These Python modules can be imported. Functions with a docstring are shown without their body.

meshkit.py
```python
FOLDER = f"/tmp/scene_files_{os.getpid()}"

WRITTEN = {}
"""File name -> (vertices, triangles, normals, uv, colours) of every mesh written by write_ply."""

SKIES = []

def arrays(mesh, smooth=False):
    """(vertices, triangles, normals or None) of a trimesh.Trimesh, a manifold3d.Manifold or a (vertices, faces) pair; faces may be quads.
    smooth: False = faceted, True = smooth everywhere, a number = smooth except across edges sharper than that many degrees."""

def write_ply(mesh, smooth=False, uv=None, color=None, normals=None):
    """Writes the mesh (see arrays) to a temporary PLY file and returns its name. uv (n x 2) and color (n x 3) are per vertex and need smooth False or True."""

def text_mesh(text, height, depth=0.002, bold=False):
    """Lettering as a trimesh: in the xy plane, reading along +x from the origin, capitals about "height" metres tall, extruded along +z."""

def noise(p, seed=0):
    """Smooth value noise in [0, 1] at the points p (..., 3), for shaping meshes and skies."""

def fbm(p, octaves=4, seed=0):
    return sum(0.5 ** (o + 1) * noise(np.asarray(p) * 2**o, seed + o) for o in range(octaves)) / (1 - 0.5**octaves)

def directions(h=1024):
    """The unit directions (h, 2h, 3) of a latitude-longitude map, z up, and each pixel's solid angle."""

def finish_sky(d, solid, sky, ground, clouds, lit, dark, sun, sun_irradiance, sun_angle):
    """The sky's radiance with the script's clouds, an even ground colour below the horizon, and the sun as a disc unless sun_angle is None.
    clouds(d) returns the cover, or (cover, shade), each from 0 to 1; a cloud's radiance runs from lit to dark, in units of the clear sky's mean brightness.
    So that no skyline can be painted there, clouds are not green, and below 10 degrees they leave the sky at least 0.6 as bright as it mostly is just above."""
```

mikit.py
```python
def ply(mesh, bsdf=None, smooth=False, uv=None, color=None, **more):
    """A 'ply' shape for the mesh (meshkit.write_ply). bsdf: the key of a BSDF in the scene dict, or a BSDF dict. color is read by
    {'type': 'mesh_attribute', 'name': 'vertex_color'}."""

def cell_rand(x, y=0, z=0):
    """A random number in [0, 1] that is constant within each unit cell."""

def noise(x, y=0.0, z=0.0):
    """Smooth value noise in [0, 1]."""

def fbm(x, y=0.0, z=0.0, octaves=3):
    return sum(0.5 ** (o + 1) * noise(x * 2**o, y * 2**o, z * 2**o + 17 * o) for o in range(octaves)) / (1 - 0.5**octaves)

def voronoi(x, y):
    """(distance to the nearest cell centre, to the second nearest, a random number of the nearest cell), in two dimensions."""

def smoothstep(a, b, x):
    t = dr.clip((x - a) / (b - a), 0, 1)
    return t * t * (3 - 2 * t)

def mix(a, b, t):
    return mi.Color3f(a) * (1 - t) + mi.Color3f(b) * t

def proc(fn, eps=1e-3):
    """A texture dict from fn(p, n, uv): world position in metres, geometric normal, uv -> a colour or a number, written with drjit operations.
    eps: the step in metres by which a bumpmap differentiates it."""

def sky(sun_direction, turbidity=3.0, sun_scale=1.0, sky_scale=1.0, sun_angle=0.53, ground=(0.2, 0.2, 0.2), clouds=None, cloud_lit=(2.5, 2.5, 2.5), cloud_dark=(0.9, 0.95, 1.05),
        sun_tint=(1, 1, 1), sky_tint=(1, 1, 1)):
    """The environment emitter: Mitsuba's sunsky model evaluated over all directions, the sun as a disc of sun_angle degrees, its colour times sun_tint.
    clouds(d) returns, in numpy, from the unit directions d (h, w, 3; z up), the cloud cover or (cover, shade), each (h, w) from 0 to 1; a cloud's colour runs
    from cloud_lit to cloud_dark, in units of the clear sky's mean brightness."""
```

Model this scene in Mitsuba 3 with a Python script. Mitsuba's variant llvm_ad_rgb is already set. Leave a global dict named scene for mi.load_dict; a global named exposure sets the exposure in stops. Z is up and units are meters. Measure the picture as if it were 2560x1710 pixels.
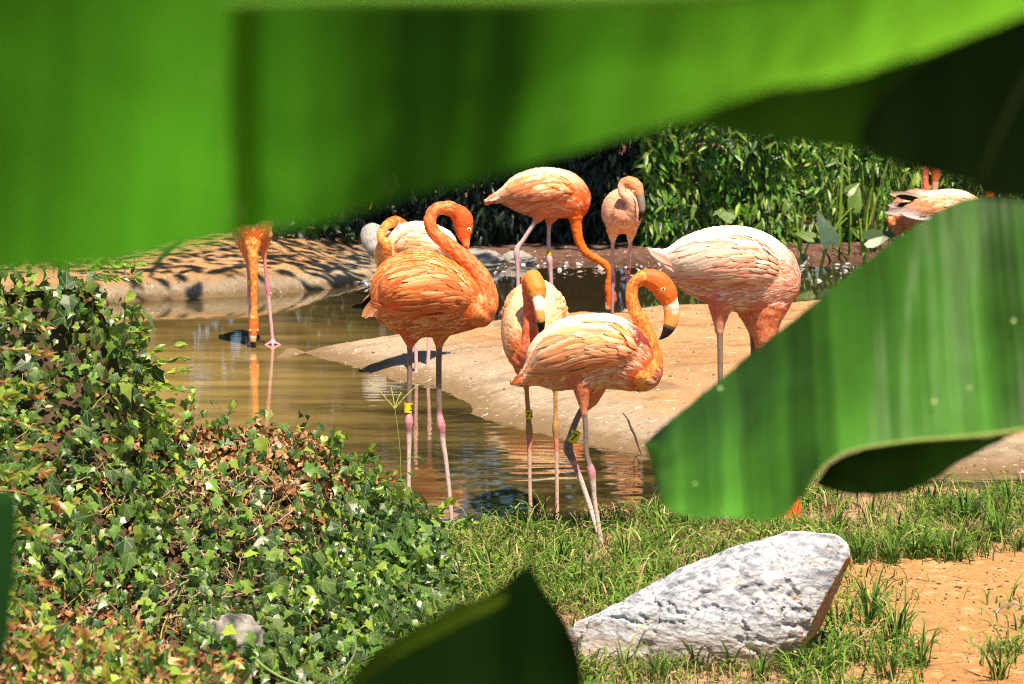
import math
import numpy as np
import trimesh, drjit as dr, mitsuba as mi
import mikit, meshkit
from scipy.spatial import cKDTree
from scipy.interpolate import CubicSpline, PchipInterpolator
import shapely

T = mi.ScalarTransform4f
scene, labels = {}, {}
# ---------------------------------------------------------------- camera, sky, exposure
EYE_H, V_HOR, FOC = 1.65, 109.0, 7111.0          # eye height (m), row of the horizon, focal length in photo pixels (100 mm lens)
PITCH = math.atan((855.0 - V_HOR) / FOC)
FWD, UPV = np.array([0, math.cos(PITCH), -math.sin(PITCH)]), np.array([0, math.sin(PITCH), math.cos(PITCH)])
EYE = np.array([0, 0, EYE_H])
scene['camera'] = {'type': 'thinlens', 'fov': math.degrees(2 * math.atan(1280.0 / FOC)), 'fov_axis': 'x', 'aperture_radius': 0.0046,
                   'focus_distance': 9.6, 'near_clip': 0.05, 'far_clip': 2000.0,
                   'to_world': T().look_at(origin=EYE.tolist(), target=(EYE + FWD).tolist(), up=[0, 0, 1])}
SUN = np.array([0.14, -0.43, 0.89])
scene['sky'] = mikit.sky(SUN.tolist(), turbidity=2.4, sky_scale=0.48, ground=(0.16, 0.15, 0.09))
exposure = 2.5


def at(u, v, y):
    """The point at depth y (metres north of the eye) seen at u, v of the 2560-pixel photograph."""
    u, v, y = np.broadcast_arrays(np.asarray(u, float), np.asarray(v, float), np.asarray(y, float))
    d = ((u - 1280.0) / FOC)[..., None] * np.array([1.0, 0, 0]) - ((v - 855.0) / FOC)[..., None] * UPV + FWD
    return EYE + d * (y / d[..., 1])[..., None]


def gp(u, v, z=0.0):
    """The point of the level z seen at u, v."""
    u, v = np.broadcast_arrays(np.asarray(u, float), np.asarray(v, float))
    d = ((u - 1280.0) / FOC)[..., None] * np.array([1.0, 0, 0]) - ((v - 855.0) / FOC)[..., None] * UPV + FWD
    return EYE + d * ((z - EYE_H) / d[..., 2])[..., None]


def unit(a):
    return a / np.maximum(np.linalg.norm(a, axis=-1, keepdims=True), 1e-12)


def sstep(a, b, x):
    t = np.clip((x - a) / (b - a), 0, 1)
    return t * t * (3 - 2 * t)


def lerp(a, b, t):
    t = np.asarray(t)[..., None]
    return np.asarray(a, float) * (1 - t) + np.asarray(b, float) * t


def nz(p, s, seed=0, octaves=3):
    return meshkit.fbm(np.asarray(p) * s, octaves, seed)


USED = {}


def key(name):
    n = USED.get(name, 0)
    USED[name] = n + 1
    return name if n == 0 else f'{name}_{n:03d}'


def add(name, V, F, mat, color=None, uv=None, smooth=True, **lab):
    k = key(name)
    scene[k] = mikit.ply((V, F), mat, smooth=smooth, color=color, uv=uv)
    if lab:
        labels[k] = lab
    return k


def put(name, ply, to_world, **lab):
    k = key(name)
    scene[k] = {**ply, 'to_world': to_world} if to_world is not None else dict(ply)
    if lab:
        labels[k] = lab
    return k


def thing(name, label, category, group=None):
    k = key(name)
    labels[k] = {'label': label, 'category': category}
    if group:
        labels[k]['group'] = group
    return k


def join(parts):
    """Joins (V, F, C) triples."""
    Vs, Fs, Cs, n = [], [], [], 0
    for V, F, C in parts:
        Vs.append(V), Fs.append(np.asarray(F) + n), Cs.append(np.broadcast_to(C, V.shape))
        n += len(V)
    return np.vstack(Vs), np.vstack(Fs), np.vstack(Cs)


def grid_faces(n, m):
    i, j = np.meshgrid(np.arange(n - 1), np.arange(m - 1), indexing='ij')
    a = i * m + j
    return np.stack([a, a + m, a + m + 1, a + 1], -1).reshape(-1, 4)


def tri(F):
    F = np.asarray(F)
    return np.vstack([F[:, [0, 1, 2]], F[:, [0, 2, 3]]]) if F.shape[1] == 4 else F


def tube(points, radii, sides=8):
    p = np.asarray(points, float)
    t = unit(np.gradient(p, axis=0))
    ref = np.array([0.31, 0.2, 0.93])
    if abs(unit(t.mean(0)) @ ref) > 0.9:
        ref = np.array([0.9, 0.3, 0.1])
    a = unit(np.cross(t, ref))
    b = np.cross(t, a)
    ang = np.arange(sides) * 2 * np.pi / sides
    r = np.broadcast_to(radii, (len(p),))
    V = p[:, None] + r[:, None, None] * (np.cos(ang)[None, :, None] * a[:, None] + np.sin(ang)[None, :, None] * b[:, None])
    i, j = np.meshgrid(np.arange(len(p) - 1), np.arange(sides), indexing='ij')
    q = np.stack([i * sides + j, i * sides + (j + 1) % sides, (i + 1) * sides + (j + 1) % sides, (i + 1) * sides + j], -1).reshape(-1, 4)
    V = np.vstack([V.reshape(-1, 3), p[:1], p[-1:]])
    n = len(p) * sides
    j = np.arange(sides)
    c0 = np.stack([np.full(sides, n), (j + 1) % sides, j], 1)
    c1 = np.stack([np.full(sides, n + 1), (len(p) - 1) * sides + j, (len(p) - 1) * sides + (j + 1) % sides], 1)
    return V, np.vstack([tri(q), c0, c1])


def smoothline(P, n):
    P = np.asarray(P, float)
    s = np.concatenate([[0], np.cumsum(np.linalg.norm(np.diff(P[:, :3], axis=0), axis=1))])
    keep = np.concatenate([[True], np.diff(s) > 1e-9])
    return PchipInterpolator(s[keep], P[keep])(np.linspace(0, s[-1], n)) if len(P) < 4 else CubicSpline(s[keep], P[keep])(np.linspace(0, s[-1], n))


# ---------------------------------------------------------------- materials
VC = {'type': 'mesh_attribute', 'name': 'vertex_color'}


def two(b):
    return {'type': 'twosided', 'bsdf': b}


def P(**k):
    return {'type': 'principled', **k}


def rgb(*c):
    return {'type': 'rgb', 'value': list(c)}


scene['plumage_material'] = two(P(base_color=VC, roughness=0.55, specular=0.35))
scene['feather_material'] = {'type': 'principledthin', 'base_color': VC, 'roughness': 0.5, 'diff_trans': 0.5, 'eta': 1.4}


def glossy_leaf(thin, gloss, weight):
    """A leaf: part light-passing sheet, part waxy skin."""
    return {'type': 'blendbsdf', 'weight': weight, 'a': {'type': 'principledthin', 'base_color': VC, **thin}, 'b': two(P(base_color=VC, **gloss))}


scene['leaf_material'] = {'type': 'principledthin', 'base_color': VC, 'roughness': 0.40, 'diff_trans': 0.75, 'spec_trans': 0.30, 'eta': 2.0}
scene['grass_material'] = {'type': 'principledthin', 'base_color': VC, 'roughness': 0.45, 'diff_trans': 0.6}
scene['banana_material'] = {'type': 'principledthin', 'base_color': VC, 'roughness': 0.38, 'diff_trans': 1.0}
scene['banana_top_material'] = glossy_leaf(dict(roughness=0.4, diff_trans=0.7), dict(roughness=0.50, specular=0.26), 0.4)
scene['dry_material'] = two(P(base_color=VC, roughness=0.8, specular=0.2))
scene['gloss_material'] = two(P(base_color=VC, roughness=0.25, specular=0.5))


def vein_weight(p, n, uv):
    x, y = uv.x, dr.abs(uv.y)
    w = mi.Float(0)
    for ang in (0.0, 0.75, 1.75):
        c, s = math.cos(ang), math.sin(ang)
        along, off = x * c + y * s, dr.abs(-x * s + y * c)
        w = dr.maximum(w, dr.select(along > 0, 1 - mikit.smoothstep(0.008, 0.030, off), 0))
    return w * 0.55


scene['ivy_material'] = {'type': 'blendbsdf', 'weight': mikit.proc(vein_weight),
                         'a': {'type': 'principledthin', 'base_color': VC, 'roughness': 0.36, 'diff_trans': 0.65, 'spec_trans': 0.28, 'eta': 2.4},
                         'b': {'type': 'principledthin', 'base_color': rgb(0.36, 0.42, 0.16), 'roughness': 0.4, 'diff_trans': 0.5}}


def ripple(p, n, uv):
    x, y = p.x, p.y
    near = mikit.smoothstep(17.0, 10.5, y)
    wx = mikit.noise(x * 1.3, y * 1.3, 3.0) * 3.0
    h = dr.sin(y * 62 + x * 9 + wx * 2.2) * 0.40 * mikit.noise(x * 1.1, y * 2.1, 1.0)
    h += dr.sin(y * 35 - x * 14 + wx * 3.0) * 0.55 * mikit.noise(x * 0.9 + 7, y * 1.3, 5.0)
    h += (mikit.fbm(x * 3.5, y * 15, 2.0) - 0.5) * 0.45
    return h * (0.12 + 0.88 * near) * 0.00046


def water_color(p, n, uv):
    f = mikit.fbm(p.x * 2.2, p.y * 5.5, 1.0)
    g = mikit.fbm(p.x * 11, p.y * 26, 4.0)
    c = mikit.mix([0.024, 0.0195, 0.006], [0.098, 0.073, 0.023], mikit.smoothstep(0.3, 0.72, f * 0.6 + g * 0.4))
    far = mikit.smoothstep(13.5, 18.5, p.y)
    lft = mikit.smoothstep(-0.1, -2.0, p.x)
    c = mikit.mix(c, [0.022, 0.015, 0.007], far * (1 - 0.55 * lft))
    return mikit.mix(c, mi.Color3f(0.40, 0.285, 0.092), lft * (1 - far) * (0.25 + 0.75 * f))


scene['water_material'] = {'type': 'bumpmap', 'tex': mikit.proc(ripple, eps=2e-3), 'scale': 1.0,
                           'bsdf': P(base_color=mikit.proc(water_color), roughness=0.02, eta=1.33)}


def sand_bump(p, n, uv):
    return mikit.fbm(p.x * 40, p.y * 30, p.z * 34) * 0.0055 + mikit.noise(p.x * 170, p.y * 170, 3) * 0.0026


def sand_color(p, n, uv):
    a = mikit.fbm(p.x * 3, p.y * 3, 1.0)
    f = mikit.fbm(p.x * 28, p.y * 28, 4.0, octaves=4)
    g = mikit.noise(p.x * 120, p.y * 120, 2.0)
    top = mikit.mix([0.20, 0.105, 0.042], [0.41, 0.255, 0.13], a * 0.6 + f * 0.5)
    slope = mikit.mix([0.18, 0.14, 0.095], [0.42, 0.335, 0.24], a * 0.5 + f * 0.55)
    edge = mikit.smoothstep(0.075, 0.135, p.z + (a - 0.5) * 0.05)
    c = mikit.mix(slope, top, edge)
    streak = mikit.smoothstep(0.60, 0.72, mikit.fbm(p.x * 4.0 + p.y * 2, p.y * 9 - p.x * 3, 9.0))
    c = mikit.mix(c, c * 0.62, streak * 0.6)
    wet = 1 - mikit.smoothstep(0.012, 0.065, p.z + (f - 0.5) * 0.03)
    c = mikit.mix(c, mi.Color3f(0.16, 0.105, 0.05), wet * 0.85)
    c = mikit.mix(c, c * 0.45, mikit.smoothstep(0.66, 0.78, g * 0.5 + f * 0.5))
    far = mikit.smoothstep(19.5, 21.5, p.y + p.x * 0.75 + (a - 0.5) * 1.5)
    c = mikit.mix(c, mikit.mix([0.035, 0.022, 0.016], [0.17, 0.09, 0.065], f), far)  # ground behind the shrubs darkened, their shade put into the colour
    return mikit.mix(c, mi.Color3f(0.80, 0.76, 0.70), mikit.smoothstep(0.90, 0.94, mikit.noise(p.x * 45, p.y * 45, 7.0)) * 0.4)


scene['sand_material'] = {'type': 'bumpmap', 'tex': mikit.proc(sand_bump, eps=2e-3), 'scale': 1.0, 'bsdf': P(base_color=mikit.proc(sand_color), roughness=0.9, specular=0.15)}


def soil_color(p, n, uv):
    a = mikit.fbm(p.x * 2.5, p.y * 2.5, 2.0)
    f = mikit.fbm(p.x * 40, p.y * 40, 4.0, octaves=4)
    s = mikit.noise(p.x * 150, p.y * 150, 1.0)
    orange = mikit.mix([0.24, 0.112, 0.038], [0.40, 0.235, 0.100], f * 0.75 + a * 0.3)
    brown = mikit.mix([0.16, 0.095, 0.05], [0.46, 0.31, 0.19], f)
    dirt = mikit.smoothstep(0.62, 1.05, p.x + (a - 0.5) * 0.4) * mikit.smoothstep(9.25, 8.9, p.y + (a - 0.5) * 0.4)
    c = mikit.mix(brown, orange, dirt)
    c = mikit.mix(c, mi.Color3f(0.12, 0.055, 0.02), mikit.smoothstep(0.72, 0.82, s * 0.5 + f * 0.5) * 0.8)
    return mikit.mix(c, mi.Color3f(0.50, 0.33, 0.19), mikit.smoothstep(0.55, 0.80, mikit.fbm(p.x * 19, p.y * 23, 8.0, octaves=5)) * 0.55 * dirt)


scene['soil_material'] = {'type': 'bumpmap', 'tex': mikit.proc(sand_bump, eps=2e-3), 'scale': 1.4, 'bsdf': P(base_color=mikit.proc(soil_color), roughness=0.95, specular=0.1)}


def rock_color(p, n, uv):
    a = mikit.fbm(p.x * 7, p.y * 7, p.z * 7)
    f = mikit.fbm(p.x * 30 + p.z * 18, p.y * 30, p.z * 55, octaves=4)
    v = dr.abs(mikit.fbm(p.x * 16 - p.z * 9, p.y * 16, p.z * 20 + p.x * 6, octaves=4) - 0.5)
    c = mikit.mix([0.17, 0.19, 0.225], [0.46, 0.485, 0.535], mikit.smoothstep(0.25, 0.6, f * 0.85 + a * 0.2))
    c = mikit.mix(c, mi.Color3f(0.16, 0.16, 0.18), (1 - mikit.smoothstep(0.0, 0.035, v)) * mikit.smoothstep(0.40, 0.65, a) * 0.7)
    g = mikit.fbm(p.x * 90 + p.z * 60, p.y * 90, p.z * 150 - p.x * 50, octaves=3)
    c = mikit.mix(c, c * 0.45, mikit.smoothstep(0.58, 0.70, g) * 0.8)
    lich = mikit.smoothstep(0.735, 0.79, mikit.fbm(p.x * 13 + 3.3, p.y * 13, p.z * 13 + 1.2))
    c = mikit.mix(c, mi.Color3f(0.50, 0.32, 0.10), lich * 0.75)
    under = mikit.smoothstep(-0.05, -0.30, n.z) * mikit.smoothstep(0.25, 0.55, n.x)
    c = mikit.mix(c, mi.Color3f(0.34, 0.165, 0.055) * (0.6 + 0.8 * f), under)
    return mikit.mix(c, mi.Color3f(0.50, 0.33, 0.20), (1 - mikit.smoothstep(0.03, 0.16, p.z + (f - 0.5) * 0.12)) * 0.55)


def rock_bump(p, n, uv):
    return mikit.fbm(p.x * 60 + p.z * 30, p.y * 60, p.z * 110, octaves=4) * 0.0055


scene['rock_material'] = {'type': 'bumpmap', 'tex': mikit.proc(rock_bump, eps=1.5e-3), 'scale': 1.0, 'bsdf': P(base_color=mikit.proc(rock_color), roughness=0.85, specular=0.2)}
# ---------------------------------------------------------------- flamingo builder
def surface_nets(D, h, origin):
    """The zero surface of the grid D as (vertices, quads)."""
    S = D < 0
    n = np.array(D.shape) - 1
    c = S[:-1, :-1, :-1].astype(np.int8)
    for dx in (0, 1):
        for dy in (0, 1):
            for dz in (0, 1):
                if dx or dy or dz:
                    c = c + S[dx:n[0] + dx, dy:n[1] + dy, dz:n[2] + dz]
    act = (c > 0) & (c < 8)
    idx = np.full(act.shape, -1)
    I = np.argwhere(act)
    idx[act] = np.arange(len(I))
    corner = np.array([[x, y, z] for x in (0, 1) for y in (0, 1) for z in (0, 1)])
    vals = np.stack([D[tuple((I + o).T)] for o in corner], 1)
    acc, cnt = np.zeros((len(I), 3)), np.zeros(len(I))
    for a in range(8):
        for b in range(a + 1, 8):
            if np.abs(corner[a] - corner[b]).sum() == 1:
                va, vb = vals[:, a], vals[:, b]
                x = (va < 0) != (vb < 0)
                t = np.where(x, va / np.where(x, va - vb, 1), 0)
                acc += np.where(x[:, None], corner[a] + t[:, None] * (corner[b] - corner[a]), 0)
                cnt += x
    V = (I + acc / np.maximum(cnt, 1)[:, None]) * h + origin
    quads = []
    for ax in range(3):
        sl0, sl1 = [slice(1, -1)] * 3, [slice(1, -1)] * 3
        sl0[ax], sl1[ax] = slice(0, -1), slice(1, None)
        s0, s1 = S[tuple(sl0)], S[tuple(sl1)]
        E = np.argwhere(s0 != s1)
        flip = s0[tuple(E.T)]
        E = E + 1
        E[:, ax] -= 1
        u, w = (ax + 1) % 3, (ax + 2) % 3
        eu, ew = np.eye(3, dtype=int)[u], np.eye(3, dtype=int)[w]
        q = np.stack([idx[tuple((E - a * eu - b * ew).T)] for a, b in ((1, 1), (0, 1), (0, 0), (1, 0))], 1)
        q[~flip] = q[~flip][:, ::-1]
        quads.append(q)
    Q = np.vstack(quads)
    return V, Q[(Q >= 0).all(1)]


def vnormals(V, F):
    F = tri(F)
    n = np.zeros_like(V)
    f = np.cross(V[F[:, 1]] - V[F[:, 0]], V[F[:, 2]] - V[F[:, 0]])
    for k in range(3):
        np.add.at(n, F[:, k], f)
    return unit(n)


class Chain:
    """A limb: circles (u, v, radius[, depth]) in photo pixels, turned into spheres at depth Y (m); squash = (x, depth, z) factors."""

    def __init__(self, kind, pts, squash=(1, 1, 1), k=0.006, n=None):
        self.kind, self.pts, self.squash, self.k, self.n = kind, np.array([list(p) + [0] * (4 - len(p)) for p in pts], float), np.array(squash, float), k, n

    def place(self, Y):
        p = self.pts
        if len(p) > 2:
            s = np.concatenate([[0], np.cumsum(np.linalg.norm(np.diff(p[:, :2], axis=0), axis=1) + 1e-3)])
            n = self.n or max(len(p), int(s[-1] / 9))
            p = PchipInterpolator(s, p)(np.linspace(0, s[-1], n))
        self.C = at(p[:, 0], p[:, 1], Y + p[:, 3])
        self.R = p[:, 2] * (Y + p[:, 3]) / FOC
        return self

    def near(self, X):
        """(distance, t in 0..1, centre, radius) to the chain from X."""
        q = self.squash
        best = np.full(len(X), 9.0)
        tt, cc, rr = np.zeros(len(X)), np.zeros((len(X), 3)), np.ones(len(X))
        for i in range(len(self.C) - 1):
            a, b = self.C[i] / q, self.C[i + 1] / q
            ab = b - a
            x = X / q
            t = np.clip(((x - a) @ ab) / max(ab @ ab, 1e-12), 0, 1)
            d = np.linalg.norm(x - a - t[:, None] * ab, axis=1) - (self.R[i] * (1 - t) + self.R[i + 1] * t)
            w = d < best
            best = np.where(w, d, best)
            tt = np.where(w, (i + t) / (len(self.C) - 1), tt)
            cc = np.where(w[:, None], (a + t[:, None] * ab) * q, cc)
            rr = np.where(w, self.R[i] * (1 - t) + self.R[i + 1] * t, rr)
        return best, tt, cc, rr


def smin(a, b, k):
    h = np.clip(0.5 + 0.5 * (b - a) / k, 0, 1)
    return b * (1 - h) + a * h - k * h * (1 - h)


def sculpt(chains, h):
    lo = np.min([(c.C - c.R[:, None] * c.squash).min(0) for c in chains], 0) - 4 * h
    hi = np.max([(c.C + c.R[:, None] * c.squash).max(0) for c in chains], 0) + 4 * h
    n = np.ceil((hi - lo) / h).astype(int) + 1
    D = np.full(n, 0.05, np.float32)
    for ch in chains:
        Dc = np.full(n, 0.05, np.float32)
        q, m = ch.squash, 0.02 + ch.k
        for i in range(len(ch.C) - 1):
            rm = max(ch.R[i], ch.R[i + 1])
            l = np.minimum(ch.C[i], ch.C[i + 1]) - (rm + m) * q
            u = np.maximum(ch.C[i], ch.C[i + 1]) + (rm + m) * q
            i0, i1 = np.maximum(np.floor((l - lo) / h).astype(int), 0), np.minimum(np.ceil((u - lo) / h).astype(int) + 1, n)
            if (i1 <= i0).any():
                continue
            x, y, z = [((np.arange(i0[k], i1[k]) * h + lo[k]) / q[k]).astype(np.float32) for k in range(3)]
            a, b = ch.C[i] / q, ch.C[i + 1] / q
            ab = b - a
            dx, dy, dz = (x - a[0])[:, None, None], (y - a[1])[None, :, None], (z - a[2])[None, None, :]
            t = np.clip((dx * ab[0] + dy * ab[1] + dz * ab[2]) / max(ab @ ab, 1e-12), 0, 1)
            d = np.sqrt((dx - t * ab[0]) ** 2 + (dy - t * ab[1]) ** 2 + (dz - t * ab[2]) ** 2) - (ch.R[i] * (1 - t) + ch.R[i + 1] * t)
            s = tuple(slice(i0[k], i1[k]) for k in range(3))
            Dc[s] = np.minimum(Dc[s], d)
        D = smin(D, Dc, ch.k)
    V, Q = surface_nets(D, h, lo)
    return V, Q


def march(tree, SV, SN, root, dirs, L, lift0, lift1, K):
    """Feather spines that follow the body: returns points (n, K, 3), side and normal vectors. L, lift: (n,)."""
    p, t = SV[root].copy(), dirs.copy()
    pts, sides, nors = [], [], []
    for k in range(K):
        _, i = tree.query(p, workers=-1)
        nn, q = SN[i], SV[i]
        off = ((p - q) * nn).sum(1)
        base = p - nn * np.where(np.linalg.norm(p - q, axis=1) < 0.02, off, 0)[:, None]
        t = unit(t - (t * nn).sum(1)[:, None] * nn * 0.9)
        s = k / (K - 1)
        pts.append(base + nn * (lift0 + (lift1 - lift0) * s ** 1.3)[:, None])
        sides.append(unit(np.cross(nn, t)))
        nors.append(nn)
        p = base + t * (L / (K - 1))[:, None]
    return np.stack(pts, 1), np.stack(sides, 1), np.stack(nors, 1)


def blades(pts, sides, nors, W, prof, cup=0.25):
    """Feather vanes round the spines: (n, K, 3 across, 3)."""
    w = W[:, None, None] * np.asarray(prof)[None, :, None]
    return np.stack([pts - sides * w - nors * w * cup, pts, pts + sides * w - nors * w * cup], 2)


def blade_faces(n, K):
    f = grid_faces(K, 3)
    return (f[None] + (np.arange(n) * K * 3)[:, None, None]).reshape(-1, 4)


def profile(K, tip=0.35):
    s = np.linspace(0, 1, K)
    return np.minimum(0.35 + 1.3 * s, 1) * np.sqrt(np.clip(1 - np.clip((s - (1 - tip)) / tip, 0, 1) ** 2.2, 0.03, 1))


ORANGE, DEEP, PEACH, CREAM, GOLD, PINK, WHITE = map(np.array, ([0.80, 0.155, 0.012], [0.78, 0.11, 0.018], [0.93, 0.50, 0.28], [0.95, 0.82, 0.62], [0.86, 0.50, 0.07], [0.90, 0.42, 0.36], [0.93, 0.89, 0.84]))
BLACK = np.array([0.012, 0.011, 0.012])


def soft(name, V, F, N, C, **lab):
    """Feathers shaded with the roundness of the body they lie on."""
    k = key(name)
    scene[k] = {'type': 'ply', 'filename': meshkit.write_ply((V, F), False, None, C, normals=N), 'face_normals': False, 'bsdf': {'type': 'ref', 'id': 'plumage_material'}}
    if lab:
        labels[k] = lab


def flamingo(name, label, Y, chains, pal, eye=None, bands=(), tail=(), h=0.0042, wing=1, n_small=2600, seed=0, group='flamingos at the pond', toward=-1, dens=1.0, fscale=1.0, droop=0.35, pads='y'):
    rng = np.random.default_rng(seed)
    root = thing(name, label, 'flamingo', group)
    if pads:
        chains = list(chains) + wing_pads(chains[0], pads, Y)
    chains = [c.place(Y) for c in chains]
    V, Q = sculpt(chains, h)
    V = V - 0
    N = vnormals(V, Q)
    n = len(V)
    best, who = np.full(n, 9.0), np.zeros(n, int)
    t, hz, C0 = np.zeros(n), np.zeros(n), np.zeros((n, 3))
    for i, c in enumerate(chains):
        d, tt, cc, rr = c.near(V)
        w = d < best
        best, who, t = np.where(w, d, best), np.where(w, i, who), np.where(w, tt, t)
        hz = np.where(w, (V[:, 2] - cc[:, 2]) / np.maximum(rr * c.squash[2], 1e-4), hz)
        C0 = np.where(w[:, None], cc, C0)
    kinds = np.array([c.kind for c in chains])[who]
    col = np.zeros((n, 3))
    f1, f2 = nz(V, 55, 1), nz(V, 150, 2, 2)
    mott = np.clip((f1 - 0.5) * 2.2 + (f2 - 0.5) * 1.4, -1, 1)
    b = np.isin(kinds, ('body', 'wing'))
    back = lerp(pal['side'], pal['back'], sstep(0.15, 0.75, hz + 0.25 * mott))
    back = lerp(pal['belly'], back, sstep(-0.65, -0.05, hz + 0.25 * mott))
    col[b] = lerp(back, pal['chest'], sstep(0.72, 0.95, t + 0.06 * mott))[b]
    if 'neck_shadow' in pal:  # neck shadow on the upper front body, put into crimson feather colour
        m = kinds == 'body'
        col[m] = lerp(col, pal['neck_shadow'], 0.92 * sstep(0.74, 0.80, t) * sstep(0.15, 0.4, hz))[m]
    m = kinds == 'neck'
    nk = lerp(pal['neck'], pal['neck2'], sstep(0.38, 0.72, f1 * 0.4 + f2 * 0.8 - 0.05))
    col[m] = nk[m]
    m = kinds == 'head'
    col[m] = lerp(pal['head'], pal['neck2'], 0.25 * f2)[m]
    m = kinds == 'thigh'
    col[m] = lerp(pal['belly'], pal['thigh'], sstep(0.2, 0.9, t))[m]
    m = kinds == 'bill'
    bc = lerp([0.80, 0.74, 0.66], [0.80, 0.38, 0.10], sstep(0.30, 0.42, t + 0.05 * mott + 0.12 * (hz < 0)))
    bc = lerp(bc, BLACK, sstep(pal.get('bill_black', 0.60), pal.get('bill_black', 0.60) + 0.05, t))
    col[m] = bc[m] if 'bill' not in pal else lerp(pal['bill'], BLACK, sstep(pal.get('bill_black', 0.6), pal.get('bill_black', 0.6) + 0.1, t))[m]
    m = kinds == 'leg'
    la, lj, lb = pal.get('legs', ([0.30, 0.20, 0.17], [0.72, 0.24, 0.30], [0.62, 0.42, 0.38]))
    aj = pal.get('joint', 0.42)
    lc = lerp(la, lj, sstep(aj - 0.07, aj - 0.03, t))
    lc = lerp(lc, lb, sstep(aj + 0.03, aj + 0.07, t))
    lc = lerp(lc, lc * 0.55, sstep(0.56, 0.7, f2) * 0.8)
    col[m] = lc[m]
    m = kinds == 'foot'
    col[m] = np.array(pal.get('foot', [0.80, 0.36, 0.36]))
    feathered = np.isin(kinds, ('body', 'wing', 'neck', 'head', 'thigh'))
    V = V + N * np.where(feathered, mott * 0.0016 * (h / 0.0042), 0)[:, None]
    col = np.clip(col, 0, 1)
    add(f'{root}__body', V, Q, 'plumage_material', np.clip(col, 0, 1))
    # the way feathers lie: against the chain's run (tail 0 -> chest 1, neck base 0 -> head 1)
    flow = np.zeros((n, 3))
    for i, c in enumerate(chains):
        dC = np.gradient(c.C, axis=0)
        w = who == i
        sgn = 1.0 if c.kind in ('thigh', 'bill') else -1.0
        flow[w] = sgn * unit(dC)[np.clip((t[w] * (len(dC) - 1)).round().astype(int), 0, len(dC) - 1)]
    tree, body = cKDTree(V), kinds == ('wing' if pads else 'body')
    gold = pal.get('gold', GOLD)

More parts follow.
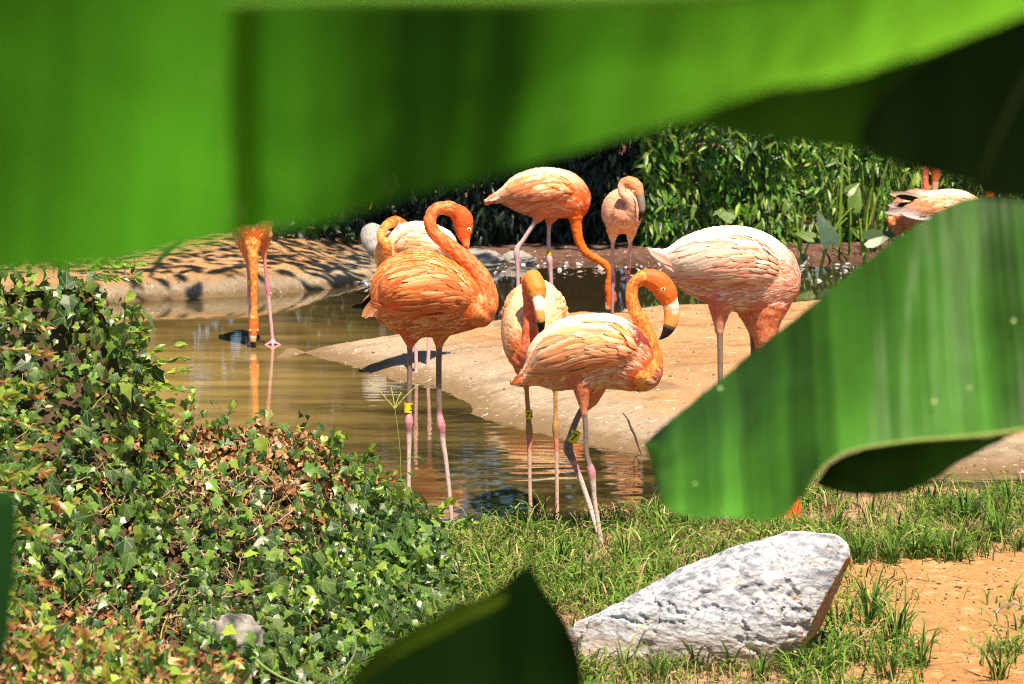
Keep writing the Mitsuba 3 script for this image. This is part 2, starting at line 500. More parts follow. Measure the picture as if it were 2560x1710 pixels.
    def feather_colors(root_i, K, cbase, ctip, jitter=0.10, shaft=0.12):
        r = rng.normal(0, jitter, (len(root_i), 1, 1, 1))
        s = np.linspace(0, 1, K)[None, :, None, None]
        c = cbase[:, None, None, :] * (1 - s) + ctip[:, None, None, :] * s
        c = np.repeat(c, 3, 2)
        c[:, :, 1] *= 1 - shaft
        return np.clip(c * (1 + r), 0.004, 0.97)

    # short body and neck feathers
    cand = np.flatnonzero(np.isin(kinds, ('body', 'thigh', 'wing')) | ((kinds == 'neck') & (rng.random(n) < 0.7)))
    i = rng.choice(cand, min(n_small, len(cand)), replace=False)
    K = 4
    small = np.where(np.isin(kinds[i], ('body', 'wing')), 1.0, 0.5)
    under = (kinds[i] == 'body') & (hz[i] < 0.0)
    red = (col[i, 1] < 0.06) & (kinds[i] == 'body')
    L = fscale * small * rng.uniform(0.022, 0.040, len(i)) * np.where(under, 1.35, 1)
    dirs = unit(flow[i] + np.array([0, 0, -droop * 0.7]) * (kinds[i] == 'body')[:, None] + rng.normal(0, 0.13, (len(i), 3)))
    pts, sd, nn = march(tree, V, N, i, dirs, L, np.full(len(i), 0.0010), np.full(len(i), 0.0030) * small, K)
    B = blades(pts, sd, nn, fscale * small * rng.uniform(0.0035, 0.0065, len(i)), profile(K, 0.6))
    cb = col[i] * rng.uniform(0.80, 1.0, (len(i), 1))
    ct = lerp(col[i], pal['tips'], np.clip(rng.uniform(-0.3, 0.8, len(i)) * (small > 0.6) + 0.10 + 0.15 * under, 0, 1) * (1 - 0.9 * red))
    ct = np.where((kinds[i] == 'neck')[:, None], lerp(col[i], pal['neck2'], rng.uniform(-0.4, 1.0, len(i)).clip(0, 1)), ct)
    NN = unit(nn[:, :, None] + np.array([-0.35, 0.0, 0.35])[None, None, :, None] * sd[:, :, None])
    soft(f'{root}__plumage', B.reshape(-1, 3), blade_faces(len(i), K), NN.reshape(-1, 3), feather_colors(i, K, cb, ct, 0.12).reshape(-1, 3), kind='stuff')
    if wing:
        # the folded wing in rows, tail end first: (t of the roots, lowest and highest height on the pad, how many, length); the side turned to the eye feather by feather, the other as one mesh
        rows = [(0.34, -0.60, 0.75, 11, 0.150, 1), (0.46, -0.80, 0.85, 17, 0.190, 1), (0.58, -0.85, 0.85, 17, 0.150, 1), (0.68, -0.85, 0.85, 17, 0.110, 0), (0.77, -0.85, 0.85, 15, 0.088, 0), (0.85, -0.80, 0.85, 12, 0.070, 0), (0.92, -0.7, 0.8, 9, 0.056, 0)]
        for sg in (-1, 1):
            pad = body & (who == (len(chains) - 2 if sg < 0 else len(chains) - 1))
            out = V[:, 1] - C0[:, 1] if pads == 'y' else V[:, 0] - C0[:, 0]
            pad &= out * sg > -0.004
            if pad.sum() < 60:
                continue
            near = sg < 0 or pads == 'x'
            wk = f'{root}__wing' if sg < 0 else f'{root}__wing_001'
            idx = np.flatnonzero(pad)
            tz = cKDTree(np.stack([t[idx] * 2.0, hz[idx]], 1))
            done = []
            for ri, (t0, z0, z1, cnt, ln, long) in enumerate(rows):
                cnt = max(4, int(cnt * dens))
                z = np.linspace(z0, z1, cnt) + rng.normal(0, 0.035, cnt)
                i = idx[tz.query(np.stack([2 * (t0 + rng.normal(0, 0.012, cnt) - 0.05 * z), z], 1))[1]]
                K = 8 if long else 6
                wid = 1.25 / dens * 0.5 * np.ptp(V[idx, 2]) / 15
                L = fscale * ln * rng.uniform(0.88, 1.12, cnt)
                dirs = unit(flow[i] + np.array([0, 0, -1.0]) * (droop * (1.25 - t0)) * np.where(z < 0.5, 1.0, 0.5)[:, None] + rng.normal(0, 0.05, (cnt, 3)))
                lv = 0.0012 + 0.0008 * ri
                pts, sd, nn = march(tree, V, N, i, dirs, L, np.full(cnt, 0.0012 + 0.0006 * ri), lv + (0.004 if long else 0.0025) + (0.012 if long else 0.006) * sstep(-0.25, -0.75, z), K)
                Bl = blades(pts, sd, nn, wid * rng.uniform(0.9, 1.2, cnt) * (1.0 if long else 0.92), profile(K, 0.38), 0.14)
                NN = unit(nn[:, :, None] + np.array([-0.30, 0.0, 0.30])[None, None, :, None] * sd[:, :, None])
                pick = rng.random(cnt)
                if long:
                    c_in, c_out = lerp(pal['long'], pal['side'], pick), lerp(pal['long_tip'], pal['tips'], (pick > 0.6) * 0.85)
                else:
                    c_in, c_out = lerp(pal['gold'], pal['wing'], (pick > 0.45) * 0.8), lerp(pal['wing_tip'], pal['tips'], np.where(rng.random(cnt) < 0.42, 0.1, rng.uniform(0.5, 1.0, cnt)))
                low = sstep(0.05, -0.5, z) * 0.8
                c_in, c_out = lerp(c_in, pal.get('low', pal['side']), low), lerp(c_out, pal.get('low_tip', pal['long_tip']), low)
                deep = (rng.random(cnt) < 0.22) * 0.75
                c_in, c_out = lerp(c_in, pal['chest'], deep), lerp(c_out, pal['chest'], deep * 0.8)
                C = feather_colors(i, K, c_in, c_out, 0.13, 0.12)
                C[:, :, (0, 2)] = C[:, :, (0, 2)] * 0.78 + 0.22 * np.asarray(pal['tips'])
                done.append((Bl, C, NN, K))
            if not near:
                j3 = join([(b_.reshape(-1, 3), tri(blade_faces(len(b_), K)), c_.reshape(-1, 3)) for b_, c_, n_, K in done])
                soft(wk, j3[0], j3[1], np.vstack([n_.reshape(-1, 3) for _, _, n_, _ in done]), j3[2])
                continue
            for Bl, C, NN, K in done:
                f = grid_faces(K, 3)
                for B1, C1, N1 in zip(Bl, C, NN):
                    soft(f'{wk}__feather', B1.reshape(-1, 3), f, N1.reshape(-1, 3), C1.reshape(-1, 3))
    for k, (pl, w, c0, c1) in enumerate(tail):      # tail and flight feathers: (u, v, depth) lines
        pl = smoothline([list(at(u, v, Y + dy)) for u, v, dy in pl], 8)
        tt = unit(np.gradient(pl, axis=0))
        sd = unit(np.cross(tt, [0.0, 1.0, 0.12]))
        B = blades(pl[None], sd[None], np.cross(sd, tt)[None], np.array([w]), profile(8, 0.4), 0.25)[0]
        s = np.linspace(0, 1, 8)[:, None, None]
        C = np.repeat(np.asarray(c0) * (1 - s) + np.asarray(c1) * s, 3, 1)
        add(f'{root}__tail_feather', B.reshape(-1, 3), grid_faces(8, 3), 'feather_material', C.reshape(-1, 3))
    for (u, v, dy, r) in eye or ():
        c = at(u, v, Y + dy)
        s = r * Y / FOC
        m = trimesh.creation.icosphere(3, s)
        X = np.array(m.vertices)
        d = unit(X) @ unit(np.array([0.0, -1.0, 0.15]))
        C = np.where((d > 0.90)[:, None], [0.01, 0.01, 0.01], np.where((d > 0.45)[:, None], [0.85, 0.72, 0.30], [0.85, 0.70, 0.58]))
        add(f'{root}__eye', X * [1, 0.7, 1] + c, m.faces, 'gloss_material', C)
    for (u0, v0, u1, v1, dy, r, text, c, ink, turn) in bands:
        a, b = at(u0, v0, Y + dy), at(u1, v1, Y + dy)
        R, ax, ln = r * Y / FOC, unit(b - a), np.linalg.norm(b - a)
        sx = unit(np.cross(ax, [0, 1.0, 0]))
        if sx[0] < 0:
            sx = -sx
        fy = np.cross(sx, -ax)
        fy = fy if fy[1] < 0 else -fy
        ang = np.linspace(-math.pi + 0.05, math.pi - 0.05, 40)
        ring = np.sin(ang)[:, None] * sx + np.cos(ang)[:, None] * fy
        prof = [(0, R), (ln, R), (ln, R - 0.0012), (0, R - 0.0012), (0, R)]
        X = np.stack([a + ax * s + ring * q for s, q in prof], 1).reshape(-1, 3)
        bk = add(f'{root}__leg_band', X, grid_faces(40, 5), 'gloss_material', np.tile(c, (len(X), 1)), smooth=40 and False)
        if text:
            g = meshkit.text_mesh(text, ln * 0.58, 0.0004, True)
            g = g.subdivide_to_size(ln * 0.12)
            tv = np.array(g.vertices)
            tv[:, 0] -= (tv[:, 0].min() + tv[:, 0].max()) / 2
            th = tv[:, 0] / R + turn
            X = a + ax * (ln * 0.79 - tv[:, 1])[:, None] + (np.sin(th)[:, None] * sx + np.cos(th)[:, None] * fy) * (R + 0.0003 + tv[:, 2])[:, None]
            add(f'{bk}__number', X, g.faces, 'gloss_material', np.tile(ink, (len(X), 1)), smooth=False)
    return root


def wing_pads(body, lateral, Y):
    """The two folded wings as flat pads on the body's sides, standing a little proud of it."""
    p = np.array(body.pts)
    s = np.concatenate([[0], np.cumsum(np.linalg.norm(np.diff(p[:, :2], axis=0), axis=1) + np.abs(np.diff(p[:, 3])) * 400)])
    t = np.linspace(0.12, 0.86, 9) * s[-1]
    q = PchipInterpolator(s, p)(t)
    f = np.array([0.62, 0.72, 0.76, 0.78, 0.78, 0.76, 0.70, 0.60, 0.42])
    out = []
    for sg in (-1, 1):
        w = q.copy()
        w[:, 2] = q[:, 2] * f * 0.97
        w[:, 1] -= q[:, 2] * (0.10 + 0.10 * np.linspace(0, 1, 9))
        off = sg * q[:, 2] * (0.66 if lateral == 'y' else 0.38)
        if lateral == 'y':
            w[:, 3] += off * body.squash[1] * Y / FOC
        else:
            w[:, 0] += off * body.squash[0]
        out.append(Chain('wing', w, (1, 0.74, 0.90) if lateral == 'y' else (0.60, 1, 0.90), 0.002))
    return out


def B(*pts, q=(1, 0.70, 1), k=0.012):
    return Chain('body', pts, q, k)


def NK(*pts, k=0.005):
    return Chain('neck', pts, (1, 1, 1), k)


def HD(*pts, q=(1, 0.8, 1), k=0.010):
    return Chain('head', pts, q, k)


def BL(*pts, q=(1, 0.75, 1), k=0.005):
    return Chain('bill', pts, q, k)


def TH(*pts, k=0.016):
    return Chain('thigh', pts, (1, 0.9, 1), k)


def LG(*pts, k=0.004):
    return Chain('leg', pts, (1, 1, 1), k)


def toes(u, v, s, dy=0.0, spread=(-1.1, 0.0, 1.1), toward=0.0):
    """Three webbed toes from the ankle (u, v), s pixels long."""
    out = []
    for a in spread:
        du = math.sin(a + toward) * s
        dd = -math.cos(a + toward) * 0.055
        out.append(Chain('foot', [(u, v - 3, 5.0, dy), (u + du * 0.6, v + 2, 4.0, dy + dd * 0.6), (u + du, v + 3 + 5 * (dd < 0), 3.0, dy + dd)], (1, 1, 0.7), 0.012))
    return out
# ---------------------------------------------------------------- land and water
def px(line, z=0.0):
    return [gp(u, v, z)[:2].tolist() for u, v in line]


near_shore = px([(1000, 1352), (1110, 1345), (1185, 1331), (1260, 1312), (1330, 1308), (1400, 1300), (1500, 1285), (1600, 1275), (1700, 1262), (1800, 1250), (1900, 1235), (2000, 1215), (2060, 1196)])
NEAR = shapely.Polygon([(-600, 9.2), (-1.6, 9.2), (-0.8, 9.35)] + near_shore + [(1.9, 10.35), (600, 10.35), (600, -600), (-600, -600)])
up = px([(690, 862), (760, 846), (905, 829), (1100, 803), (1250, 788), (1420, 772), (1640, 760), (1900, 753), (2040, 750), (2560, 740)], 0.075)
lowr = px([(2560, 1180), (2000, 1187), (1850, 1165), (1720, 1150), (1640, 1140), (1560, 1130), (1450, 1105), (1330, 1075), (1250, 1055), (1180, 1035), (1185, 1020), (1150, 1000), (1090, 968), (1000, 948), (915, 930), (800, 890), (720, 870)])
ISLE = shapely.Polygon(up + [(9, 18.6), (9, 10.4)] + lowr)
far_shore = px([(-500, 775), (0, 768), (270, 757), (500, 746), (700, 735), (800, 726), (905, 708), (1000, 688), (1100, 674), (1300, 660), (1640, 655), (1990, 652), (2300, 656), (2560, 664), (3200, 676)])
FAR = shapely.Polygon([(-600, 17.2), (-8, 17.4)] + far_shore + [(14, 20), (600, 20), (600, 700), (-600, 700)])


def sdist(poly, x, y):
    p = shapely.points(x, y)
    d = shapely.distance(poly.boundary, p)
    return np.where(shapely.contains_xy(poly, x, y), d, -d)


def land(x, y, which=False):
    x, y = np.asarray(x, float).ravel(), np.asarray(y, float).ravel()
    p3 = np.stack([x, y, 0 * x], 1)
    rough = (nz(p3, 2.2, 3, 4) - 0.5)
    d = np.stack([sdist(NEAR, x, y), sdist(ISLE, x, y), sdist(FAR, x, y)])
    d = d + rough * 0.10
    lft = sstep(-0.9, -1.7, x)

    def prof(q, a, b):
        return np.where(q > 0, a * (1 - np.exp(-np.maximum(q, 0) / b)), np.maximum(q * 0.7, -0.30))
    zn = prof(d[0], 0.022, 0.4) + rough * 0.03 * sstep(0, 0.3, d[0])
    zi = prof(d[1], 0.150, 0.42) + rough * 0.05 * sstep(0.1, 0.7, d[1])
    zf = prof(d[2], 0.05 + 0.11 * lft, 0.06) + np.clip(d[2], 0, 9) * 0.035 + rough * 0.05 * sstep(0, 0.2, d[2])
    z = np.stack([zn, zi, zf])
    w = z.argmax(0)
    z = z.max(0) + (nz(p3, 14, 5, 3) - 0.5) * 0.018
    return (z, w) if which else z


def ext(a, b, n, far, m=14):
    e = np.geomspace(0.08, far, m)
    return np.concatenate([a - e[::-1], np.linspace(a, b, n), b + e])


gx, gy = ext(-3.4, 4.2, 254, 560), ext(5.6, 24.0, 460, 560)
GX, GY = np.meshgrid(gx, gy, indexing='ij')
GZ, GW = land(GX, GY, True)
GV = np.stack([GX.ravel(), GY.ravel(), GZ], 1)
GF = grid_faces(len(gx), len(gy))
gw = GW[GF[:, 0]]
for w, nm, m, lab in ((0, 'grass_bank', 'soil_material', 'brown and orange soil of the near bank under the grass'), (1, 'sand_bank', 'sand_material', 'sandy spit between the two arms of the pond'), (2, 'far_bank', 'sand_material', 'tan far bank with a rounded rim, dappled with shade')):
    f = GF[gw == w]
    ids, inv = np.unique(f, return_inverse=True)
    add(nm, GV[ids], inv.reshape(-1, 4), m, label=lab, kind='structure')
add('pond_water', np.array([[-40, 7.5, 0], [40, 7.5, 0], [40, 24, 0], [-40, 24, 0.0]]), np.array([[0, 1, 2, 3]]), 'water_material', smooth=False, label='brown rippled pond water mirroring the birds', kind='structure')


def land_at(x, y):
    return float(land([x], [y])[0])


# rim stones along the far bank
rng = np.random.default_rng(40)


def stone(c, size, seed, squash=(1, 0.8, 0.6), res=4):
    m = trimesh.creation.icosphere(res, 1.0)
    X = np.array(m.vertices)
    d = 1 + 0.5 * (nz(X, 1.3, seed, 3) - 0.5) + 0.16 * (nz(X, 5, seed + 3, 3) - 0.5)
    X = X * (d * (1 - 0.25 * np.abs(nz(X, 2.2, seed + 9, 2) - 0.5) * 2))[:, None]
    return X * size * np.array(squash) + c, m.faces


for i, (u, v, s) in enumerate([(1190, 655, 0.19), (1120, 662, 0.15), (1290, 650, 0.12), (1060, 672, 0.12)]):
    c = gp(u, v, 0.03)
    X, F = stone(c, s, i, (1.25, 0.7, 0.55))
    C = lerp([0.20, 0.19, 0.17], [0.42, 0.40, 0.36], nz(X, 18, 4))
    add('rim_stone', X, F, 'dry_material', C, label=['broad grey stone at the dark shrubs, largest of four at the water', 'grey stone just left of the largest rim stone', 'small grey stone just right of the largest rim stone', 'small grey stone at the far water edge, nearest the tan bank'][i], category='stone', group='stones at the far water edge')

# white boulder in the grass
YB = 7.42
bch = [Chain('b', [(1432, 1625, 50, -0.05), (1480, 1615, 76, -0.04), (1550, 1608, 95, -0.03), (1650, 1590, 128, -0.01), (1765, 1565, 165, 0), (1880, 1535, 175, 0.02), (1972, 1475, 142, 0.03), (2042, 1408, 88, 0.02), (2072, 1400, 64, 0.02)], (1, 1.0, 1), 0.02).place(YB)]
BV, BQ = sculpt(bch, 0.0065)
bc = BV.mean(0)


def chip(V, pts, nrm, soft=0.55):
    nrm = unit(np.array(nrm, float))
    d = (V - pts) @ nrm
    return V - np.maximum(d, 0)[:, None] * nrm * soft


for (u, v, dy), nn, so in (((1880, 1356, 0), (-0.26, -0.20, 0.95), 0.9), ((1740, 1560, -0.165), (-0.05, -0.86, 0.50), 1.0), ((1950, 1450, -0.135), (0.30, -0.86, 0.40), 1.0), ((2100, 1440, -0.02), (0.84, -0.28, -0.40), 0.97), ((2045, 1560, -0.05), (0.82, -0.26, -0.50), 0.97),
                           ((1570, 1502, 0), (-0.42, -0.1, 0.9), 0.85), ((1425, 1570, 0), (-0.75, -0.3, 0.6), 0.7), ((1960, 1332, 0), (0.05, 0.1, 1), 0.85), ((2126, 1380, 0), (1, 0, 0.2), 0.85), ((1620, 1600, -0.14), (-0.50, -0.80, 0.30), 1.0)):
    BV = chip(BV, at(u, v, YB + dy), nn, so)
BN = vnormals(BV, BQ)
r1 = np.abs(nz(BV, 9, 1, 4) - 0.5) * 2
BV = BV + BN * ((nz(BV, 5, 2, 3) - 0.5) * 0.012 - (1 - sstep(0, 0.07, r1)) * 0.011 + (nz(BV * [1, 1, 1.6], 26, 3, 4) - 0.5) * 0.008)[:, None]
add('boulder', BV, BQ, 'rock_material', smooth=True, label='large pale grey boulder with a rusty undercut side lying in the grass', category='boulder')

# pebbles, crumbs and a crack on the sand bank
rng = np.random.default_rng(45)
cr = smoothline([gp(u, v, 0.05).tolist() for u, v in ((1550, 1046), (1572, 1066), (1590, 1090), (1612, 1112))], 14)
cr[:, 2] = land(cr[:, 0], cr[:, 1]) - 0.002
X, F = tube(cr, 0.006 * np.sin(np.linspace(0.3, 2.9, 14)), 6)
add('sand_bank__crack', X, F, 'dry_material', np.tile([0.05, 0.04, 0.03], (len(X), 1)))
base = trimesh.creation.icosphere(1)
ps = []
for x, y in zip(rng.uniform(-1.1, 1.6, 420), rng.uniform(11.3, 17.5, 420)):
    if ISLE.buffer(-0.15).contains(shapely.Point(x, y)):
        c = np.array([[0.10, 0.075, 0.05], [0.30, 0.22, 0.15], [0.55, 0.50, 0.45]][rng.integers(3)])
        ps.append((np.array(base.vertices) * rng.uniform(0.003, 0.011) * rng.uniform(0.5, 1.2, 3) * [1, 1, 0.7] + [x, y, land_at(x, y) + 0.002], base.faces, c))
V_, F_, C_ = join(ps)
add('sand_bank__pebbles', V_, F_, 'dry_material', C_, kind='stuff')
# ---------------------------------------------------------------- the flock
YEL, INK, RED = [0.80, 0.68, 0.02], [0.01, 0.01, 0.015], [0.55, 0.012, 0.012]
GREYLEG = ([0.24, 0.17, 0.14], [0.66, 0.27, 0.32], [0.66, 0.52, 0.48])
PINKLEG = ([0.62, 0.46, 0.48], [0.72, 0.36, 0.46], [0.62, 0.40, 0.40])
pal_orange = dict(bill=[0.82, 0.22, 0.05], bill_black=0.93, side=[0.70, 0.115, 0.010], back=[0.78, 0.16, 0.012], belly=[0.64, 0.105, 0.028], chest=[0.70, 0.085, 0.008], neck=[0.70, 0.095, 0.012], neck2=[0.88, 0.34, 0.12], head=[0.68, 0.085, 0.008], thigh=[0.74, 0.26, 0.12],  # belly deepened, underside shade put into its colour
                  tips=[0.93, 0.60, 0.28], wing=[0.74, 0.11, 0.010], wing_tip=[0.72, 0.105, 0.008], long=[0.66, 0.075, 0.006], long_tip=[0.82, 0.20, 0.035], gold=[0.84, 0.27, 0.015], low=[0.62, 0.09, 0.02], low_tip=[0.80, 0.25, 0.10], legs=GREYLEG, joint=0.44)
pal_gold = dict({k: c for k, c in pal_orange.items() if not k.startswith('bill')}, low=[0.70, 0.12, 0.035], low_tip=[0.86, 0.34, 0.17], back=[0.92, 0.78, 0.54], side=[0.78, 0.20, 0.045], belly=[0.74, 0.20, 0.09], chest=[0.72, 0.095, 0.008], neck=[0.74, 0.115, 0.008], neck2=[0.90, 0.42, 0.11], head=[0.72, 0.105, 0.008],  # back whitened, the sunlit top put into its colour
                tips=[0.93, 0.77, 0.56], wing=[0.86, 0.36, 0.09], wing_tip=[0.86, 0.31, 0.055], long=[0.74, 0.13, 0.015], long_tip=[0.87, 0.40, 0.17], gold=[0.78, 0.36, 0.025])
pal_white = dict(pal_gold, low=[0.72, 0.28, 0.19], low_tip=[0.84, 0.52, 0.40], back=[0.90, 0.84, 0.72], side=[0.80, 0.40, 0.26], belly=[0.74, 0.20, 0.12], chest=[0.72, 0.13, 0.045], neck=[0.72, 0.13, 0.04], neck2=[0.82, 0.32, 0.17], head=[0.76, 0.13, 0.012],
                 tips=[0.88, 0.80, 0.68], wing=[0.80, 0.58, 0.38], wing_tip=[0.84, 0.54, 0.36], long=[0.74, 0.58, 0.44], long_tip=[0.88, 0.76, 0.62], gold=[0.38, 0.26, 0.05], thigh=[0.78, 0.36, 0.24])
pal_far = dict(pal_gold, side=[0.80, 0.19, 0.03], belly=[0.78, 0.20, 0.07], chest=[0.74, 0.09, 0.006], neck=[0.78, 0.115, 0.006], neck2=[0.86, 0.20, 0.015], head=[0.78, 0.115, 0.006], legs=PINKLEG)
pal_pale = dict(pal_gold, back=[0.78, 0.42, 0.23], side=[0.76, 0.34, 0.18], belly=[0.76, 0.28, 0.10], chest=[0.70, 0.30, 0.17], neck=[0.72, 0.33, 0.20], neck2=[0.84, 0.54, 0.40], head=[0.70, 0.25, 0.08], thigh=[0.82, 0.52, 0.32],
                tips=[0.92, 0.72, 0.58], bill=[0.26, 0.22, 0.19], legs=([0.66, 0.38, 0.36], [0.40, 0.22, 0.34], [0.40, 0.24, 0.28]))
pal_red = dict(pal_far, legs=([0.60, 0.25, 0.27], [0.78, 0.22, 0.36], [0.80, 0.42, 0.46]), foot=[0.84, 0.30, 0.40], neck2=[0.95, 0.52, 0.14])
pal_grey = dict(side=[0.50, 0.46, 0.42], back=[0.36, 0.33, 0.31], belly=[0.72, 0.68, 0.62], chest=[0.62, 0.58, 0.53], neck=[0.42, 0.38, 0.36], neck2=[0.6, 0.56, 0.52], head=[0.4, 0.37, 0.35], thigh=[0.5, 0.46, 0.43],
                tips=[0.62, 0.58, 0.55], wing=[0.36, 0.33, 0.31], wing_tip=[0.5, 0.46, 0.44], long=[0.3, 0.28, 0.27], long_tip=[0.45, 0.42, 0.4], gold=[0.3, 0.28, 0.26], bill=[0.3, 0.28, 0.28], legs=([0.10, 0.09, 0.12],) * 3)

flamingo('flamingo', 'deep orange flamingo with looped neck and bent-down head, standing beside the ivy', 9.62, [
    B((928, 778, 8), (957, 760, 26), (1004, 742, 70), (1040, 733, 110), (1090, 742, 100), (1138, 758, 74), (1170, 774, 50), (1196, 776, 41)),
    NK((1196, 772, 46), (1216, 740, 29), (1203, 696, 24.5), (1176, 660, 21), (1148, 633, 18.5), (1112, 605, 16.5), (1084, 580, 15.5), (1074, 555, 15.5), (1081, 532, 15.5, 0.004), (1101, 520, 16, 0.016), (1124, 520, 17, 0.03)),
    HD((1122, 522, 17, 0.03), (1143, 531, 21, 0.04), (1157, 549, 26, 0.045), (1159, 570, 23, 0.045), (1160, 588, 17, 0.04)),
    BL((1160, 586, 16, 0.04), (1164, 604, 11, 0.035), (1167, 618, 7, 0.03), (1168, 627, 3.5, 0.03)),
    TH((1030, 815, 34, -0.03), (1026, 845, 18, -0.03), (1025, 864, 8, -0.03)), TH((1096, 810, 34, 0.03), (1099, 838, 20, 0.03), (1098, 862, 9, 0.03)),
    LG((1025, 850, 7, -0.03), (1023.5, 950, 6.3, -0.03), (1022.7, 1030, 6.8, -0.03), (1022.7, 1053, 10.5, -0.035), (1022.7, 1085, 7, -0.03), (1022, 1170, 5.5, -0.03), (1021.6, 1325, 5.5, -0.03)),
    LG((1098, 850, 8, 0.03), (1097, 950, 7.3, 0.03), (1098.5, 1035, 7.6, 0.03), (1103, 1062, 11, 0.025), (1105.5, 1092, 8, 0.03), (1115, 1154, 6, 0.03), (1130, 1322, 5.5, 0.03)),
    *toes(1131, 1324, 34, 0.03)],
    dict(pal_orange, neck_shadow=[0.42, 0.010, 0.014]), eye=[(1173, 574, -0.012, 5.5)], seed=1, n_small=6000, droop=0.55,
    bands=[(1021, 1007, 1020, 1031, -0.03, 10, '3', YEL, INK, 0.95)],
    tail=[([(990, 720, -0.05), (940, 752, -0.03), (905, 792, -0.02)], 0.014, ORANGE, [0.93, 0.55, 0.25]), ([(985, 735, -0.06), (938, 768, -0.05), (912, 796, -0.04)], 0.012, ORANGE, PEACH),
          ([(985, 705, -0.03), (935, 742, -0.02), (903, 764, 0.0)], 0.012, BLACK, BLACK), ([(975, 700, 0.02), (930, 740, 0.02), (905, 762, 0.02)], 0.013, ORANGE, [0.93, 0.5, 0.3]), ([(975, 750, -0.05), (948, 775, -0.04), (925, 790, -0.03)], 0.014, ORANGE, WHITE)])

flamingo('flamingo', 'gold-flecked cream flamingo stepping onto the grass in front of all others', 9.22, [
    B((1283, 955, 7), (1320, 943, 20), (1360, 918, 46), (1400, 896, 80), (1450, 880, 92), (1500, 877, 94), (1548, 888, 85), (1580, 910, 67), (1608, 928, 49)),
    NK((1606, 930, 47), (1630, 895, 26), (1621, 847, 20.5), (1608, 812, 19), (1588, 776, 17), (1579, 745, 15), (1580, 722, 15), (1591, 704, 15.5), (1611, 694, 18)),
    HD((1608, 694, 18), (1640, 702, 28), (1662, 724, 28), (1671, 748, 22)),
    BL((1670, 742, 21), (1678, 770, 20), (1679, 795, 18.5), (1672, 820, 15), (1661, 837, 9), (1649, 848, 3)),
    TH((1455, 940, 34, -0.04), (1457, 980, 20, -0.05), (1459, 1010, 12, -0.05), (1460, 1032, 7.5, -0.05)), TH((1492, 950, 30, 0.05), (1485, 992, 16, 0.05), (1468, 1018, 8, 0.05)),
    LG((1459, 1020, 7.5, -0.05), (1463.5, 1060, 7, -0.05), (1466.5, 1136, 6.5, -0.05), (1473, 1160, 8, -0.05), (1478, 1177, 11, -0.05), (1482, 1205, 8.5, -0.05), (1486, 1245, 6, -0.05), (1503, 1360, 6.5, -0.05), (1505, 1384, 7, -0.05)),
    LG((1462, 1010, 7.5, 0.05), (1440, 1053, 8, 0.05), (1425, 1096, 9, 0.05), (1420, 1118, 12.5, 0.05), (1432, 1150, 9, 0.05), (1452, 1200, 7, 0.05), (1481, 1286, 6.5, 0.03), (1500, 1352, 6, 0.0), (1503, 1372, 6, 0.0)),
    *toes(1505, 1386, 32, -0.05)],
    dict(pal_gold, neck_shadow=[0.22, 0.007, 0.010]), eye=[(1657.5, 723.5, -0.026, 6.3)], seed=2, n_small=6000, droop=0.30,
    bands=[(1440, 1077, 1428, 1105, 0.05, 14, '07', YEL, INK, -0.55)],
    tail=[([(1345, 925, -0.03), (1310, 942, -0.02), (1281, 957, -0.01)], 0.014, [0.93, 0.62, 0.45], ORANGE), ([(1350, 905, -0.02), (1320, 930, 0.0), (1300, 950, 0.01)], 0.014, ORANGE, [0.9, 0.4, 0.2]),
          ([(1375, 880, -0.05), (1345, 905, -0.03), (1325, 925, -0.02)], 0.016, [0.9, 0.35, 0.08], ORANGE)])

flamingo('flamingo', 'flamingo facing forward, white and black bill hanging down, yellow leg band 72', 9.75, [
    Chain('body', [(1345, 790, 16, 0.42), (1346, 790, 52, 0.33), (1342, 795, 96, 0.20), (1337, 812, 108, 0.07), (1328, 840, 95, -0.03), (1320, 860, 66, -0.10), (1318, 875, 42, -0.14)], (0.76, 0.9, 1), 0.012),
    NK((1316, 893, 36, -0.14), (1322, 868, 22, -0.17), (1325, 820, 18.5, -0.17), (1326, 770, 17, -0.16), (1322, 730, 16.5, -0.15), (1321, 708, 17, -0.16)),
    HD((1322, 702, 19, -0.16), (1331, 697, 23, -0.18), (1339, 715, 25, -0.20), (1343, 735, 22, -0.21), q=(1, 1, 1)),
    BL((1344, 742, 17, -0.215), (1347, 765, 15, -0.235), (1351, 795, 13, -0.245), (1353, 818, 10, -0.235), (1352, 836, 4, -0.22), q=(0.9, 1, 1)),
    TH((1312, 905, 34, 0.03), (1313, 945, 14, 0.03), (1314, 962, 8, 0.03)), TH((1384, 900, 34, 0.03), (1387, 950, 14, 0.03), (1387, 972, 8, 0.03)),
    LG((1314, 950, 6, 0.03), (1319, 1010, 6, 0.03), (1322, 1052, 7, 0.03), (1323, 1077, 9.5, 0.03), (1323.5, 1110, 6.5, 0.03), (1324, 1173, 5, 0.03), (1328, 1308, 5.5, 0.03)),
    LG((1387, 960, 5.5, 0.03), (1389, 1015, 5.5, 0.03), (1389, 1045, 6.5, 0.03), (1389.5, 1067, 9.8, 0.03), (1390.5, 1098, 6.5, 0.03), (1392, 1173, 5, 0.03), (1393, 1306, 5.5, 0.03)),
    *toes(1329, 1310, 32, 0.03), *toes(1394, 1308, 32, 0.03)],
    dict(pal_gold, chest=[0.80, 0.17, 0.02], side=[0.86, 0.46, 0.20], back=[0.90, 0.66, 0.36], belly=[0.76, 0.13, 0.012], neck=[0.66, 0.11, 0.04], neck2=[0.74, 0.24, 0.13], head=[0.68, 0.26, 0.03], bill_black=0.62, legs=([0.50, 0.27, 0.10], [0.80, 0.28, 0.20], [0.68, 0.46, 0.34])),
    eye=[(1362, 727, -0.19, 5)], seed=3, n_small=3600, wing=1, dens=0.7, pads='x',
    bands=[(1322, 1025, 1323, 1046, 0.03, 9.5, '72', YEL, INK, 0.25)])

